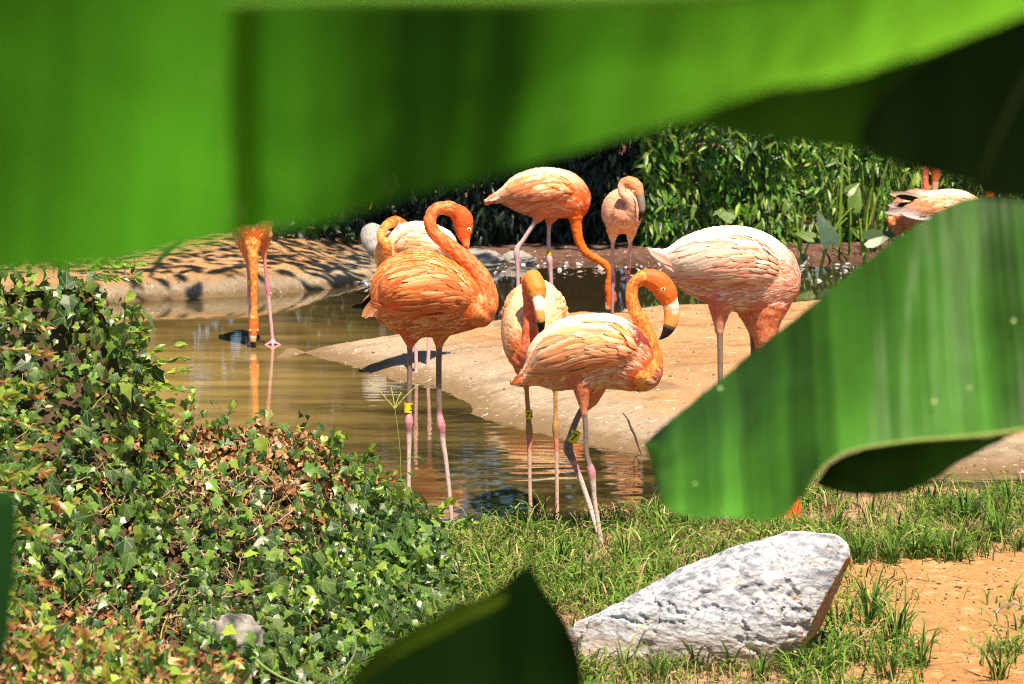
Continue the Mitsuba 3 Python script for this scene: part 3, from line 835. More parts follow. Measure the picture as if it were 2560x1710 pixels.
flamingo('flamingo', 'orange and white flamingo in mid pond, neck stretched down to the water', 17.1, [
    B((1214, 503, 4), (1245, 492, 13), (1285, 486, 34), (1320, 482, 54), (1360, 482, 64), (1400, 485, 61), (1430, 497, 47), (1440, 515, 32)),
    NK((1438, 530, 24), (1440, 556, 14.5), (1445, 592, 12), (1460, 626, 10.5), (1487, 645, 9.5), (1513, 661, 9.5), (1525, 684, 9), (1523, 705, 9)),
    HD((1523, 706, 9.5), (1523, 722, 12), (1528, 742, 14), (1525, 760, 11)),
    BL((1525, 756, 11), (1521, 770, 9), (1518, 783, 5)),
    TH((1352, 525, 26, -0.05), (1344, 543, 14, -0.05), (1339, 554, 7, -0.05)), TH((1382, 525, 28, 0.05), (1375, 548, 13, 0.05), (1373, 560, 6.5, 0.05)),
    LG((1341, 548, 5.5, -0.05), (1307, 602, 5.5, -0.05), (1293, 622, 7.5, -0.05), (1291, 632, 8, -0.05), (1293, 650, 6, -0.05), (1295, 712, 4.6, -0.05), (1297, 798, 4.6, -0.05)),
    LG((1373.5, 553, 5, 0.05), (1371.7, 628, 5, 0.05), (1373.6, 650, 8.4, 0.05), (1376, 672, 5.5, 0.05), (1380, 795, 4.5, 0.05))],
    dict(pal_far, back=[0.93, 0.76, 0.48], wing=[0.90, 0.48, 0.16]), seed=4, h=0.0065, n_small=1500, fscale=1.0, dens=0.75, droop=0.25,
    bands=[(1372, 625, 1372, 640, 0.05, 7.2, '7', YEL, INK, -0.5)],
    tail=[([(1280, 475, 0), (1245, 486, 0), (1217, 495, 0)], 0.018, ORANGE, ORANGE), ([(1285, 480, -0.05), (1245, 492, -0.04), (1219, 501, -0.03)], 0.014, WHITE, WHITE), ([(1270, 498, 0.0), (1240, 500, 0), (1211, 511, 0)], 0.016, PEACH, ORANGE)])

flamingo('flamingo', 'pale peach young flamingo with folded neck and red leg band 26', 16.1, [
    Chain('body', [(1558, 512, 8, 0.42), (1558, 514, 26, 0.33), (1557, 520, 48, 0.20), (1556, 528, 56, 0.06), (1556, 534, 48, -0.06), (1558, 538, 28, -0.14)], (0.93, 0.9, 1), 0.012),
    NK((1562, 548, 24, -0.13), (1574, 530, 15, -0.17), (1578, 512, 12.5, -0.19), (1572, 498, 11.5, -0.20), (1559, 487, 10.5, -0.20), (1554, 472, 10.5, -0.19), (1560, 458, 11, -0.18)),
    HD((1560, 457, 12, -0.18), (1572, 455, 15, -0.19), (1586, 462, 17, -0.20), (1596, 480, 14, -0.21), q=(1, 1, 1)),
    BL((1597, 482, 12, -0.21), (1603, 504, 11, -0.22), (1605, 524, 9, -0.22), (1601, 543, 6, -0.21), (1598, 550, 3, -0.21), q=(0.9, 1, 1)),
    TH((1536, 560, 24, 0.0), (1532, 592, 10, 0), (1532, 602, 6, 0)), TH((1575, 560, 24, 0.0), (1577, 590, 10, 0), (1575, 602, 6, 0)),
    LG((1532, 594, 5, 0), (1531.5, 660, 4.6, 0), (1533, 702, 6.5, 0), (1532, 722, 5, 0), (1531, 776, 4, 0), (1530, 836, 4, 0)),
    LG((1576, 594, 5, 0), (1572, 668, 4.6, 0), (1571, 698, 7, 0), (1573, 718, 5, 0), (1577, 836, 4, 0))],
    pal_pale, eye=[(1583, 479, -0.28, 3.5)], seed=5, h=0.0062, n_small=1600, wing=0, pads=None,
    bands=[(1570, 671, 1570, 687, 0, 7, '26', RED, [0.85, 0.75, 0.55], -0.35)])

flamingo('flamingo', 'large whitish flamingo with olive-flecked back feeding behind the boulder', 9.55, [
    B((1622, 624, 5), (1662, 640, 17), (1703, 655, 48), (1750, 660, 78), (1800, 665, 98), (1850, 673, 106), (1900, 690, 97), (1930, 712, 66), (1927, 745, 52)),
    NK((1922, 760, 50), (1912, 815, 36), (1915, 870, 27), (1930, 950, 23), (1950, 1050, 20), (1965, 1150, 18), (1972, 1232, 18)),
    HD((1975, 1238, 18), (1980, 1272, 24), (1980, 1300, 21)),
    BL((1976, 1298, 15), (1973, 1322, 12), (1965, 1348, 6)),
    TH((1802, 752, 34, -0.04), (1799, 796, 18, -0.04), (1799, 826, 11, -0.04)), TH((1870, 765, 34, 0.05), (1880, 812, 16, 0.05), (1882, 832, 9, 0.05)),
    LG((1800, 812, 8, -0.04), (1801, 960, 7, -0.04), (1804, 1065, 8, -0.04), (1806, 1090, 11, -0.04), (1808, 1125, 7.5, -0.04), (1819, 1352, 6, -0.04)),
    LG((1881, 820, 7.5, 0.05), (1888, 960, 6.5, 0.05), (1900, 1080, 10, 0.05), (1908, 1120, 7, 0.05), (1948, 1345, 6, 0.05))],
    pal_white, seed=6, n_small=6000, droop=0.55,
    tail=[([(1700, 625, 0), (1665, 632, 0), (1630, 628, 0)], 0.014, ORANGE, [0.5, 0.1, 0.03]), ([(1695, 610, 0.02), (1668, 622, 0.02), (1645, 630, 0.01)], 0.010, BLACK, BLACK), ([(1700, 668, -0.06), (1660, 650, -0.05), (1622, 624, -0.04)], 0.010, [0.84, 0.40, 0.26], [0.93, 0.78, 0.68]),
          ([(1712, 690, -0.06), (1675, 662, -0.05), (1648, 640, -0.04)], 0.014, [0.86, 0.40, 0.30], [0.93, 0.7, 0.6])])

flamingo('flamingo', 'orange flamingo at the tip of the sand bank feeding with its bill straight down', 15.6, [
    Chain('body', [(632, 530, 10, 0.45), (632, 532, 36, 0.34), (630, 540, 54, 0.18), (629, 552, 58, 0.04), (630, 572, 44, -0.06), (632, 590, 30, -0.12)], (0.92, 0.9, 1), 0.012),
    NK((632, 600, 25, -0.13), (632, 622, 16, -0.15), (632, 645, 12.5, -0.16), (635, 700, 10, -0.16), (635, 770, 8.5, -0.15), (634.6, 795, 10, -0.15)),
    HD((634.6, 793, 9.5, -0.15), (634.6, 812, 12.5, -0.15), (634, 834, 11, -0.16), q=(1, 1, 1)),
    BL((634, 830, 9.5, -0.16), (633, 850, 8, -0.17), (633, 869, 5, -0.17)),
    TH((608, 590, 26, 0), (611, 622, 12, 0), (615, 645, 6, 0)), TH((658, 590, 24, 0), (659, 620, 11, 0), (660, 642, 6, 0)),
    LG((615, 632, 5, 0), (622, 690, 4.6, 0), (624, 715, 6.2, 0), (625, 740, 4.6, 0), (626, 862, 4.4, 0)),
    LG((660, 632, 5, 0), (666, 690, 4.4, 0), (668.6, 717, 6.4, 0), (671, 740, 4.6, 0), (682, 856, 4.4, 0)),
    *toes(682, 858, 26), *toes(626, 864, 26)],
    pal_red, seed=7, h=0.0062, n_small=1400, wing=0, pads=None, bands=[(623, 700, 623.5, 711, 0, 6.3, '', YEL, INK, 0)], eye=[(625, 826, -0.18, 3), (644, 826, -0.18, 3)])

flamingo('flamingo', 'cream-backed flamingo with head tucked along its back, behind the deep orange one', 14.05, [
    B((1150, 650, 7), (1118, 630, 28), (1082, 622, 60), (1040, 622, 69), (1002, 634, 58), (984, 636, 50)),
    NK((972, 668, 30, -0.03), (965, 640, 15, -0.09), (966, 612, 14, -0.11), (957, 604, 12, -0.11), (952, 588, 11, -0.09), (960, 570, 11, -0.05), (975, 558, 12, -0.02)),
    HD((975, 557, 12, -0.02), (990, 552, 13, 0.0), (1005, 556, 10, 0.01)),
    BL((1004, 556, 8, 0.01), (1018, 560, 5, 0.02), (1026, 564, 3, 0.02)),
    TH((1042, 670, 34, -0.03), (1039, 706, 14, -0.03), (1038, 722, 7, -0.03)), TH((1068, 670, 34, 0.04), (1071, 706, 13, 0.04), (1072, 722, 7, 0.04)),
    LG((1038, 710, 5, -0.03), (1038, 790, 5, -0.03), (1038, 812, 7.5, -0.03), (1038.5, 835, 5, -0.03), (1041, 934, 4.8, -0.03)), LG((1072, 710, 5, 0.04), (1072.6, 800, 5, 0.04), (1073, 816, 7.5, 0.04), (1072.6, 838, 5, 0.04), (1069, 930, 4.8, 0.04)),
    *toes(1041, 938, 34, -0.03, toward=-0.9), *toes(1069, 936, 34, 0.04, toward=-0.8)],
    dict(pal_gold, back=[0.95, 0.90, 0.76], side=[0.94, 0.72, 0.50], chest=[0.92, 0.40, 0.12], legs=([0.82, 0.50, 0.46], [0.82, 0.42, 0.44], [0.84, 0.48, 0.48]), wing=[0.95, 0.88, 0.72], gold=[0.92, 0.50, 0.12]),
    seed=8, h=0.0055, n_small=1800, dens=0.8, eye=[(996, 549, -0.055, 4)])

flamingo('flamingo', 'small grey downy chick behind the cream-backed flamingo at the far bank', 17.6, [
    Chain('body', [(930, 578, 14, 0.20), (929, 578, 26, 0.14), (930, 584, 31, 0.05), (934, 600, 31, -0.01), (942, 625, 21, -0.03)], (0.95, 0.9, 1), 0.02),
    NK((940, 582, 16), (962, 586, 11), (986, 590, 9)), HD((985, 590, 9), (998, 592, 10), (1008, 598, 7)), BL((1007, 598, 5), (1014, 606, 4), (1016, 614, 3)),
    TH((944, 632, 14), (948, 655, 6)), TH((956, 630, 12), (958, 652, 6)), LG((948, 648, 4.5), (951, 700, 5), (952, 775, 4)), LG((958, 648, 4.5), (959, 700, 5), (960, 775, 4))],
    pal_grey, seed=9, h=0.0065, n_small=1400, wing=0, pads=None)

flamingo('flamingo', 'flamingo with pale wings and black flight feathers by the reeds', 20.0, [
    B((2226, 548, 8), (2245, 556, 22), (2275, 540, 40), (2320, 528, 50), (2380, 525, 52), (2430, 532, 38), (2450, 545, 24), q=(1, 0.8, 1)),
    NK((2448, 540, 22), (2468, 520, 13), (2476, 480, 10), (2480, 430, 9.5), (2492, 405, 9)), HD((2492, 404, 10), (2505, 404, 13), (2515, 416, 11)), BL((2515, 416, 9), (2520, 432, 8), (2512, 446, 3)),
    TH((2240, 560, 20), (2245, 580, 10), (2246, 592, 6)), TH((2290, 555, 22, 0.08), (2290, 580, 10, 0.08), (2290, 592, 6, 0.08)), LG((2246, 585, 4.5), (2232, 617, 5), (2222, 640, 6), (2226, 690, 4)), LG((2290, 585, 4.5, 0.08), (2290, 690, 4, 0.08))],
    dict(pal_far, back=[0.93, 0.74, 0.50], wing=[0.92, 0.60, 0.34], wing_tip=[0.92, 0.62, 0.34], belly=[0.84, 0.24, 0.06]), seed=10, h=0.0075, n_small=1100, fscale=1.0, dens=0.6, droop=0.1,
    tail=[([(2330, 500, -0.10), (2270, 488, -0.08), (2224, 484, -0.06)], 0.024, WHITE, [0.93, 0.7, 0.4]), ([(2320, 505, -0.12), (2275, 495, -0.10), (2240, 490, -0.08)], 0.020, BLACK, BLACK), ([(2300, 520, -0.08), (2255, 512, -0.06), (2219, 512, -0.03)], 0.022, ORANGE, WHITE),
          ([(2310, 515, -0.12), (2275, 512, -0.10), (2243, 514, -0.07)], 0.022, BLACK, BLACK), ([(2330, 545, -0.14), (2265, 528, -0.12), (2212, 531, -0.08)], 0.030, [0.93, 0.66, 0.5], WHITE), ([(2345, 555, -0.15), (2295, 538, -0.14), (2250, 530, -0.12)], 0.03, WHITE, WHITE)])

flamingo('flamingo', 'shaded red flamingo with neck raised in a loop, behind the white-winged one at the reeds', 21.2, [
    B((2225, 530, 6), (2255, 515, 24), (2290, 508, 36), (2320, 515, 34), (2338, 525, 22)), NK((2332, 520, 18), (2318, 485, 9.5), (2313, 450, 8), (2314, 425, 8), (2322, 410, 8)),
    HD((2322, 409, 9), (2332, 412, 12), (2340, 430, 12), (2339, 446, 10)), BL((2339, 446, 9), (2338, 465, 8), (2336, 482, 7), (2331, 494, 4)),
    TH((2285, 535, 20), (2285, 562, 8)), LG((2285, 555, 4.5), (2285, 620, 5), (2285, 690, 4)), LG((2300, 545, 4.5, 0.08), (2302, 620, 5, 0.08), (2302, 690, 4, 0.08))],
    dict(pal_far, back=[0.62, 0.20, 0.16], side=[0.75, 0.24, 0.16], neck=[0.78, 0.18, 0.08], neck2=[0.8, 0.22, 0.14], head=[0.8, 0.2, 0.06], bill=[0.7, 0.36, 0.24]), seed=11, h=0.0078, n_small=700, wing=0, pads=None)  # back dulled, shade on this bird put into its colour
# ---------------------------------------------------------------- leaves, ivy, grass, hedge
def fan(outline, centre, bend=0.25, fold=0.25):
    """A leaf template (x along, y across) from half an outline: vertices, triangles, uv."""
    o = np.array(outline, float)
    full = np.vstack([o, (o * [1, -1])[::-1][1:-1] if o[0, 1] == 0 and o[-1, 1] == 0 else (o * [1, -1])[::-1]])
    mid = np.array([[c, 0.0] for c in centre])
    n = len(full)
    X = np.vstack([full, mid])
    F = []
    for i in range(n):
        a, b = full[i], full[(i + 1) % n]
        m = (a[0] + b[0]) / 2
        c = n + int(np.argmin([abs(m - k) for k in centre]))
        F.append([i, (i + 1) % n, c])
    cs = [int(np.argmin([abs((full[i][0] + full[(i + 1) % n][0]) / 2 - k) for k in centre])) for i in range(n)]
    for i in range(n):
        if cs[i] != cs[(i + 1) % n]:
            F.append([(i + 1) % n, n + cs[(i + 1) % n], n + cs[i]])
    z = fold * np.abs(X[:, 1]) ** 1.2 - bend * X[:, 0] ** 2
    return np.column_stack([X, z]), np.array(F)[:, ::-1], X.copy()


IVY = fan([(0, 0), (-0.10, 0.10), (-0.10, 0.32), (0.10, 0.32), (0.18, 0.37), (0.38, 0.52), (0.46, 0.38), (0.58, 0.27), (0.82, 0.13), (1.05, 0)], [0.02, 0.45], 0.20, 0.22)
IVY2 = fan([(0, 0), (-0.08, 0.12), (-0.06, 0.36), (0.14, 0.38), (0.36, 0.44), (0.50, 0.26), (0.78, 0.14), (1.0, 0)], [0.05, 0.42], 0.30, -0.20)
OVATE = fan([(0, 0), (0.10, 0.15), (0.24, 0.25), (0.42, 0.29), (0.60, 0.24), (0.78, 0.14), (1.0, 0)], [0.15, 0.5, 0.8], 0.28, 0.28)
SMALL = fan([(0, 0), (0.25, 0.22), (0.55, 0.24), (1.0, 0)], [0.4], 0.15, 0.3)
LANCE = fan([(0, 0), (0.18, 0.09), (0.45, 0.12), (0.75, 0.08), (1.0, 0)], [0.3, 0.7], 0.20, 0.3)
_o = IVY[0].copy()
DEAD = (_o * [0.9, 0.8, 1] + np.column_stack([0 * _o[:, 0], 0 * _o[:, 0], 0.24 * np.sin(7 * _o[:, 0] + 5 * _o[:, 1]) + 0.35 * np.abs(_o[:, 1])]), IVY[1], IVY[2])


def frames(ax, nrm):
    x = unit(ax)
    z = unit(nrm - (nrm * x).sum(-1, keepdims=True) * x)
    return np.stack([x, np.cross(z, x), z], -1)


def scatter(tm, pos, ax, nrm, size, tone, rng, shade=0.18):
    V, F, uv = tm
    R = frames(ax, nrm)
    X = np.einsum('nij,mj->nmi', R, V) * size[:, None, None] + pos[:, None]
    m = 1 + shade * (np.abs(V[:, 1]) * 1.2 - 0.15)[None, :, None] + rng.normal(0, 0.05, (len(pos), len(V), 1))
    C = np.clip(tone[:, None] * m, 0.003, 0.95)
    Fa = (F[None] + (np.arange(len(pos)) * len(V))[:, None, None]).reshape(-1, 3)
    return X.reshape(-1, 3), Fa, C.reshape(-1, 3), np.tile(uv, (len(pos), 1))


def stuff(name, parts, mat, **lab):
    """Several scatters as one mesh."""
    Vs, Fs, Cs, Us, n = [], [], [], [], 0
    for V, F, C, U in parts:
        Vs.append(V), Fs.append(F + n), Cs.append(C), Us.append(U)
        n += len(V)
    return add(name, np.vstack(Vs), np.vstack(Fs), mat, np.vstack(Cs), uv=np.vstack(Us), smooth=False, kind='stuff', **lab)


def matrix(R, size, pos):
    M = np.eye(4)
    M[:3, :3], M[:3, 3] = R * size, pos
    return T(M.tolist())


def variants(tm, tones, mat):
    return [mikit.ply((tm[0], tm[1]), mat, smooth=False, uv=tm[2], color=np.clip(np.array(t)[None] * (1 + 0.2 * (np.abs(tm[0][:, 1:2]) - 0.15)), 0, 1)) for t in tones]


def tones(rng, n, *mix):
    """n colours drawn from (weight, colour) pairs, with jitter."""
    w = np.array([m[0] for m in mix])
    c = np.array([m[1] for m in mix])[rng.choice(len(mix), n, p=w / w.sum())]
    return c * np.exp(rng.normal(0, 0.22, (n, 1))) * (1 + rng.normal(0, 0.06, (n, 3)))


def singles(holder, nm, vs, pos, ax, nrm, size, rng):
    R = frames(ax, nrm)
    for i in range(len(pos)):
        put(f'{holder}__{nm}', vs[rng.integers(len(vs))], matrix(R[i], size[i], pos[i]))


DARK, MID, LIME, YELLOW, BROWN, TAN = [0.045, 0.115, 0.028], [0.11, 0.25, 0.036], [0.38, 0.56, 0.065], [0.42, 0.42, 0.05], [0.26, 0.13, 0.055], [0.46, 0.29, 0.15]

# ---- the ivy mound by the water
crest = np.array([(-260, 712, 7.9), (0, 712, 8.0), (120, 705, 8.0), (235, 715, 8.05), (255, 770, 8.05), (292, 860, 8.05), (325, 940, 8.1), (352, 1020, 8.2), (395, 1088, 8.3), (560, 1092, 8.4), (650, 1092, 8.4), (740, 1120, 8.45), (800, 1160, 8.5), (870, 1195, 8.6), (940, 1230, 8.65), (975, 1290, 8.7), (1020, 1325, 8.75), (1075, 1370, 8.7), (1120, 1445, 8.5), (1150, 1530, 8.2), (1180, 1640, 7.8)], float)
cv, cd = PchipInterpolator(crest[:, 0], crest[:, 1]), PchipInterpolator(crest[:, 0], crest[:, 2])


def mound(u, s):
    """A point of the mound: s 0 at the crest, 1 at its near foot, below 0 behind the crest."""
    v0, d0 = cv(u), cd(u)
    foot = np.interp(u, [-260, 300, 1240], [6.3, 6.5, 7.15])
    f = np.maximum(s, 0)
    v = v0 + (1790 - v0) * f ** 0.93
    steep = np.interp(u, [330, 420], [1.7, 1.0])
    d = d0 + (foot - d0) * f ** steep
    p = at(u, v, d)
    b = np.maximum(-s, 0)[..., None]
    p = p + b * np.array([0, 1.3, 0]) + b ** 1.3 * np.array([0, 0, -2.2])
    return p


us, ss = np.linspace(-250, 1178, 150), np.concatenate([np.linspace(-0.6, 0, 16)[:-1], np.linspace(0, 1, 80)])
MU, MS = np.meshgrid(us, ss, indexing='ij')
MV = mound(MU.ravel(), MS.ravel())
MF = grid_faces(len(us), len(ss))
MN = vnormals(MV, MF)
if MN[:, 2].mean() < 0:
    MF, MN = MF[:, ::-1], -MN
MV = MV + MN * ((nz(MV, 5, 7, 3) - 0.62) * 0.10)[:, None]
add('earth_mound', MV, MF, 'dry_material', lerp([0.035, 0.024, 0.014], [0.12, 0.08, 0.045], nz(MV, 30, 2)), label='dark earth of the mound under the ivy', kind='structure')
rng = np.random.default_rng(50)
area = np.abs(np.cross(MV[MF[:, 1]] - MV[MF[:, 0]], MV[MF[:, 3]] - MV[MF[:, 0]])).sum(1)
fu, fs = MU.ravel()[MF[:, 0]], MS.ravel()[MF[:, 0]]
area = area * np.where(fs < -0.12, 0.25, 1)


def on_mound(n, w=None):
    p = area * (1 if w is None else w)
    i = rng.choice(len(MF), n, p=p / p.sum())
    a, b = rng.random((2, n, 1))
    q = MV[MF[i]]
    return (q[:, 0] * (1 - a) + q[:, 1] * a) * (1 - b) + (q[:, 3] * (1 - a) + q[:, 2] * a) * b, MN[MF[i, 0]], fu[i], fs[i]


def orient(n, N, tilt=0.68, down=0.9):
    nr = unit(N * 0.8 + np.array([0.05, -0.25, 0.55]) + rng.normal(0, tilt, (n, 3)))
    ax = unit(rng.normal(0, 0.8, (n, 3)) + np.array([0.1, -0.25, -down]))
    return ax, nr


fv = np.array(cv(fu)) + (1790 - np.array(cv(fu))) * np.maximum(fs, 0) ** 0.93


def gauss(u, v, su, sv):
    return np.exp(-((fu - u) / su) ** 2 - ((fv - v) / sv) ** 2)


deadw = gauss(600, 1150, 230, 130) * 1.5 + gauss(250, 1590, 300, 70) * 0.6 + gauss(330, 1350, 250, 120) * 0.10 + gauss(740, 1200, 120, 80) * 0.8 + 0.006
broad = gauss(950, 1400, 190, 160) * 1.4 + gauss(560, 1660, 300, 90) * 0.5 + 0.04
smallw = gauss(390, 950, 85, 110) * 2.2 + gauss(60, 1050, 120, 250) + gauss(520, 1260, 300, 200) * 0.25 + gauss(880, 1220, 110, 70) * 1.6 + 0.15
iv = thing('ivy', 'thick dark green ivy with dead brown leaves spreading over the mound by the water', 'ivy')
parts = []
n = 8200
pos, N, u_, s_ = on_mound(n, 0.20 + 1 / (1 + 3.5 * deadw))
lift = 0.105 * rng.random(n) ** 0.8
ax, nr = orient(n, N)
size = rng.uniform(0.016, 0.040, n) * np.where(rng.random(n) < 0.14, 1.6, 1)
pos = pos + N * lift[:, None] + np.array([0, 0, 0.25])[None] * lift[:, None]
vis = np.argsort(-(lift / 0.08 + size / 0.06 + rng.random(n) * 0.5) * (s_ > -0.02) * (u_ > -30))
big, rest = vis[:300], vis[300:]
tn = tones(rng, n, (5, DARK), (4, MID), (2.6, [0.19, 0.36, 0.05]), (1.6, LIME), (0.10, YELLOW))
ivs = [mikit.ply((t[0], t[1]), 'ivy_material', smooth=False, uv=t[2], color=np.tile(c, (len(t[0]), 1))) for t in (IVY, IVY2) for c in (DARK, [0.055, 0.12, 0.034], MID, [0.14, 0.26, 0.055], LIME)]
singles(iv, 'leaf', ivs, pos[big], ax[big], nr[big], size[big] * 1.12, rng)
h = len(rest) // 2
stuff(f'{iv}__foliage', [scatter(IVY, pos[rest[:h]], ax[rest[:h]], nr[rest[:h]], size[rest[:h]], tn[rest[:h]], rng), scatter(IVY2, pos[rest[h:]], ax[rest[h:]], nr[rest[h:]], size[rest[h:]], tn[rest[h:]], rng)], 'ivy_material')
n = 3000
pos, N, u_, s_ = on_mound(n, deadw)
ax, nr = orient(n, N, 0.9, 0.2)
tn = tones(rng, n, (4, BROWN), (3, TAN), (2.5, [0.40, 0.21, 0.10]), (0.8, [0.56, 0.40, 0.27]), (0.5, [0.12, 0.06, 0.03]))
hd = rng.random(n) < 0.6
lift = N * rng.uniform(0.0, 0.05, (n, 1))
stuff(f'{iv}__dead_leaves', [scatter(DEAD, (pos + lift)[k], ax[k], nr[k], rng.uniform(0.020, 0.048, k.sum()), tn[k], rng, 0.5) for k in (hd, ~hd)], 'dry_material')


def stem_on(u0, v0, u1, v1, sag, r, d_off=-0.06, col=(0.34, 0.24, 0.17), n=12):
    t = np.linspace(0, 1, n)
    u, v = u0 + (u1 - u0) * t, v0 + (v1 - v0) * t - sag * np.sin(np.pi * t)
    f = np.clip((v - cv(u)) / (1790 - cv(u)), 0, 1) ** (1 / 0.93)
    p = mound(u, f)
    d = unit(EYE - p)
    p = p + d * -d_off + rng.normal(0, 0.004, p.shape)
    X, F = tube(p, np.linspace(r, r * 0.55, n), 6)
    return X, F, np.tile(np.array(col) * rng.uniform(0.7, 1.25), (len(X), 1))


sticks = [(320, 1535, 480, 1435, 22), (335, 1590, 475, 1440, 12), (350, 1600, 440, 1480, 0), (310, 1590, 480, 1535, 15), (480, 1540, 700, 1478, 20), (490, 1480, 700, 1490, 15), (515, 1480, 500, 1640, 0), (460, 1385, 500, 1310, 0), (500, 1310, 560, 1270, 8), (505, 1400, 508, 1370, 0),
          (540, 1390, 530, 1410, 0), (400, 1260, 450, 1210, 6), (600, 1440, 720, 1445, 8), (690, 1390, 810, 1420, -6), (735, 1340, 770, 1380, 0), (640, 1560, 590, 1680, 0), (660, 1560, 640, 1620, 0), (820, 1590, 900, 1650, 0), (850, 1640, 880, 1610, 0), (760, 1320, 800, 1260, 4), (120, 1330, 145, 1400, 0), (45, 750, 50, 800, 0), (440, 1230, 480, 1250, 0), (640, 1250, 560, 1360, -8), (200, 1560, 260, 1480, 0), (60, 1380, 80, 1480, 0)]
for a in sticks:
    X, F, C = stem_on(*a, rng.uniform(0.0028, 0.0050), -0.13)
    add(f'{iv}__stem', X, F, 'dry_material', C)
tw = [stem_on(rng.uniform(0, 1100), v, 0, 0, 0, 0.002) if False else stem_on(u, v, u + rng.uniform(-90, 90), v + rng.uniform(-70, 70), rng.uniform(-10, 20), rng.uniform(0.0012, 0.0024), -rng.uniform(0.06, 0.14), [(0.36, 0.26, 0.18), (0.30, 0.33, 0.08)][int(rng.random() < 0.35)], 6)
      for u, v in zip(np.concatenate([rng.normal(450, 260, 240), rng.normal(600, 140, 160)]), np.concatenate([rng.normal(1400, 190, 240), rng.normal(1190, 80, 160)])) if 0 < u < 1080 and cv(u) + 30 < v < 1720]
V_, F_, C_ = join(tw)
add(f'{iv}__twigs', V_, F_, 'dry_material', C_, kind='stuff')

bw = thing('climbing_vine', 'pointed serrated green leaves over the lower right of the ivy mound beside the grass', 'vine')
n = 1000
pos, N, u_, s_ = on_mound(n, broad)
ax, nr = orient(n, N, 0.35, 1.0)
size = rng.uniform(0.034, 0.062, n)
pos = pos + N * rng.uniform(0.01, 0.09, (n, 1)) + np.array([0, 0, 0.01])
vis = np.argsort(-(size + rng.random(n) * 0.02) * (s_ > 0.0))
tn = tones(rng, n, (4, [0.06, 0.17, 0.045]), (3, [0.10, 0.25, 0.045]), (1.4, LIME))
ovs = variants(OVATE, ([0.04, 0.12, 0.035], [0.06, 0.16, 0.035], [0.09, 0.21, 0.04], LIME), 'ivy_material')
singles(bw, 'leaf', ovs, pos[vis[:160]], ax[vis[:160]], nr[vis[:160]], size[vis[:160]], rng)
r_ = vis[160:]
stuff(f'{bw}__foliage', [scatter(OVATE, pos[r_], ax[r_], nr[r_], size[r_], tn[r_], rng)], 'ivy_material')

pv = thing('privet_shrub', 'small-leaved yellow-green shrub sprigs reaching out over the pond from the ivy', 'shrub')
parts, tw = [], []
n = 1500
pos, N, u_, s_ = on_mound(n, smallw)
ax, nr = orient(n, N, 0.5, 0.1)
parts.append(scatter(SMALL, pos + N * rng.uniform(0.01, 0.10, (n, 1)), ax, nr, rng.uniform(0.016, 0.030, n), tones(rng, n, (3, [0.09, 0.22, 0.03]), (3, LIME), (1.5, [0.25, 0.40, 0.05]), (0.4, YELLOW)), rng))
sprays = [(300, 930, 8.05, 170, -40), (320, 945, 8.1, 160, -20), (330, 975, 8.0, 140, 0), (340, 1000, 8.0, 110, 22), (335, 960, 8.15, 120, 14), (320, 915, 8.2, 120, -52), (345, 1015, 8.0, 90, 40), (300, 880, 8.2, 60, -30), (265, 800, 8.2, 80, -20), (280, 835, 8.1, 90, -12), (255, 705, 8.1, 90, -22), (230, 690, 8.0, 120, -30), (215, 680, 8.0, 60, -25), (560, 1060, 8.4, 18, -40), (470, 1060, 8.4, 14, -70), (790, 1130, 8.5, 50, -45), (800, 1115, 8.5, 75, -20), (880, 1180, 8.6, 30, -50), (900, 1185, 8.6, 24, -65), (940, 1215, 8.6, 50, -30), (980, 1275, 8.7, 60, -25), (1060, 1310, 8.75, 60, -50), (1090, 1330, 8.75, 90, -30), (30, 770, 7.8, 40, -60)]
for (u, v, d, du, dv) in sprays:
    k = 11
    t = np.linspace(0, 1, k)
    p = at(u + du * t, v + dv * t ** 0.8, d - 0.05 * t) + rng.normal(0, 0.003, (k, 3))
    X, F = tube(p, np.linspace(0.0022, 0.0010, k), 5)
    tw.append((X, F, np.tile([0.34, 0.36, 0.08], (len(X), 1))))
    m = 20 if abs(du) > 55 else 8
    i = rng.uniform(1.0, k - 1.01, m)
    q = np.stack([np.interp(i, np.arange(k), p[:, c]) for c in range(3)], 1)
    ax = unit(np.array([du, 0, -dv * 0.5])[None] / 60 + rng.normal(0, 0.8, (m, 3)) + [0, 0, 0.25])
    nr = unit(np.array([0.1, -0.3, 0.8]) + rng.normal(0, 0.4, (m, 3)))
    parts.append(scatter(SMALL, q + rng.normal(0, 0.005, q.shape), ax, nr, rng.uniform(0.020, 0.036, m), tones(rng, m, (3, LIME), (2, [0.30, 0.45, 0.05]), (1.5, [0.10, 0.24, 0.03])), rng))
stuff(f'{pv}__foliage', parts, 'leaf_material')
V_, F_, C_ = join(tw)
add(f'{pv}__twigs', V_, F_, 'dry_material', C_, kind='stuff')

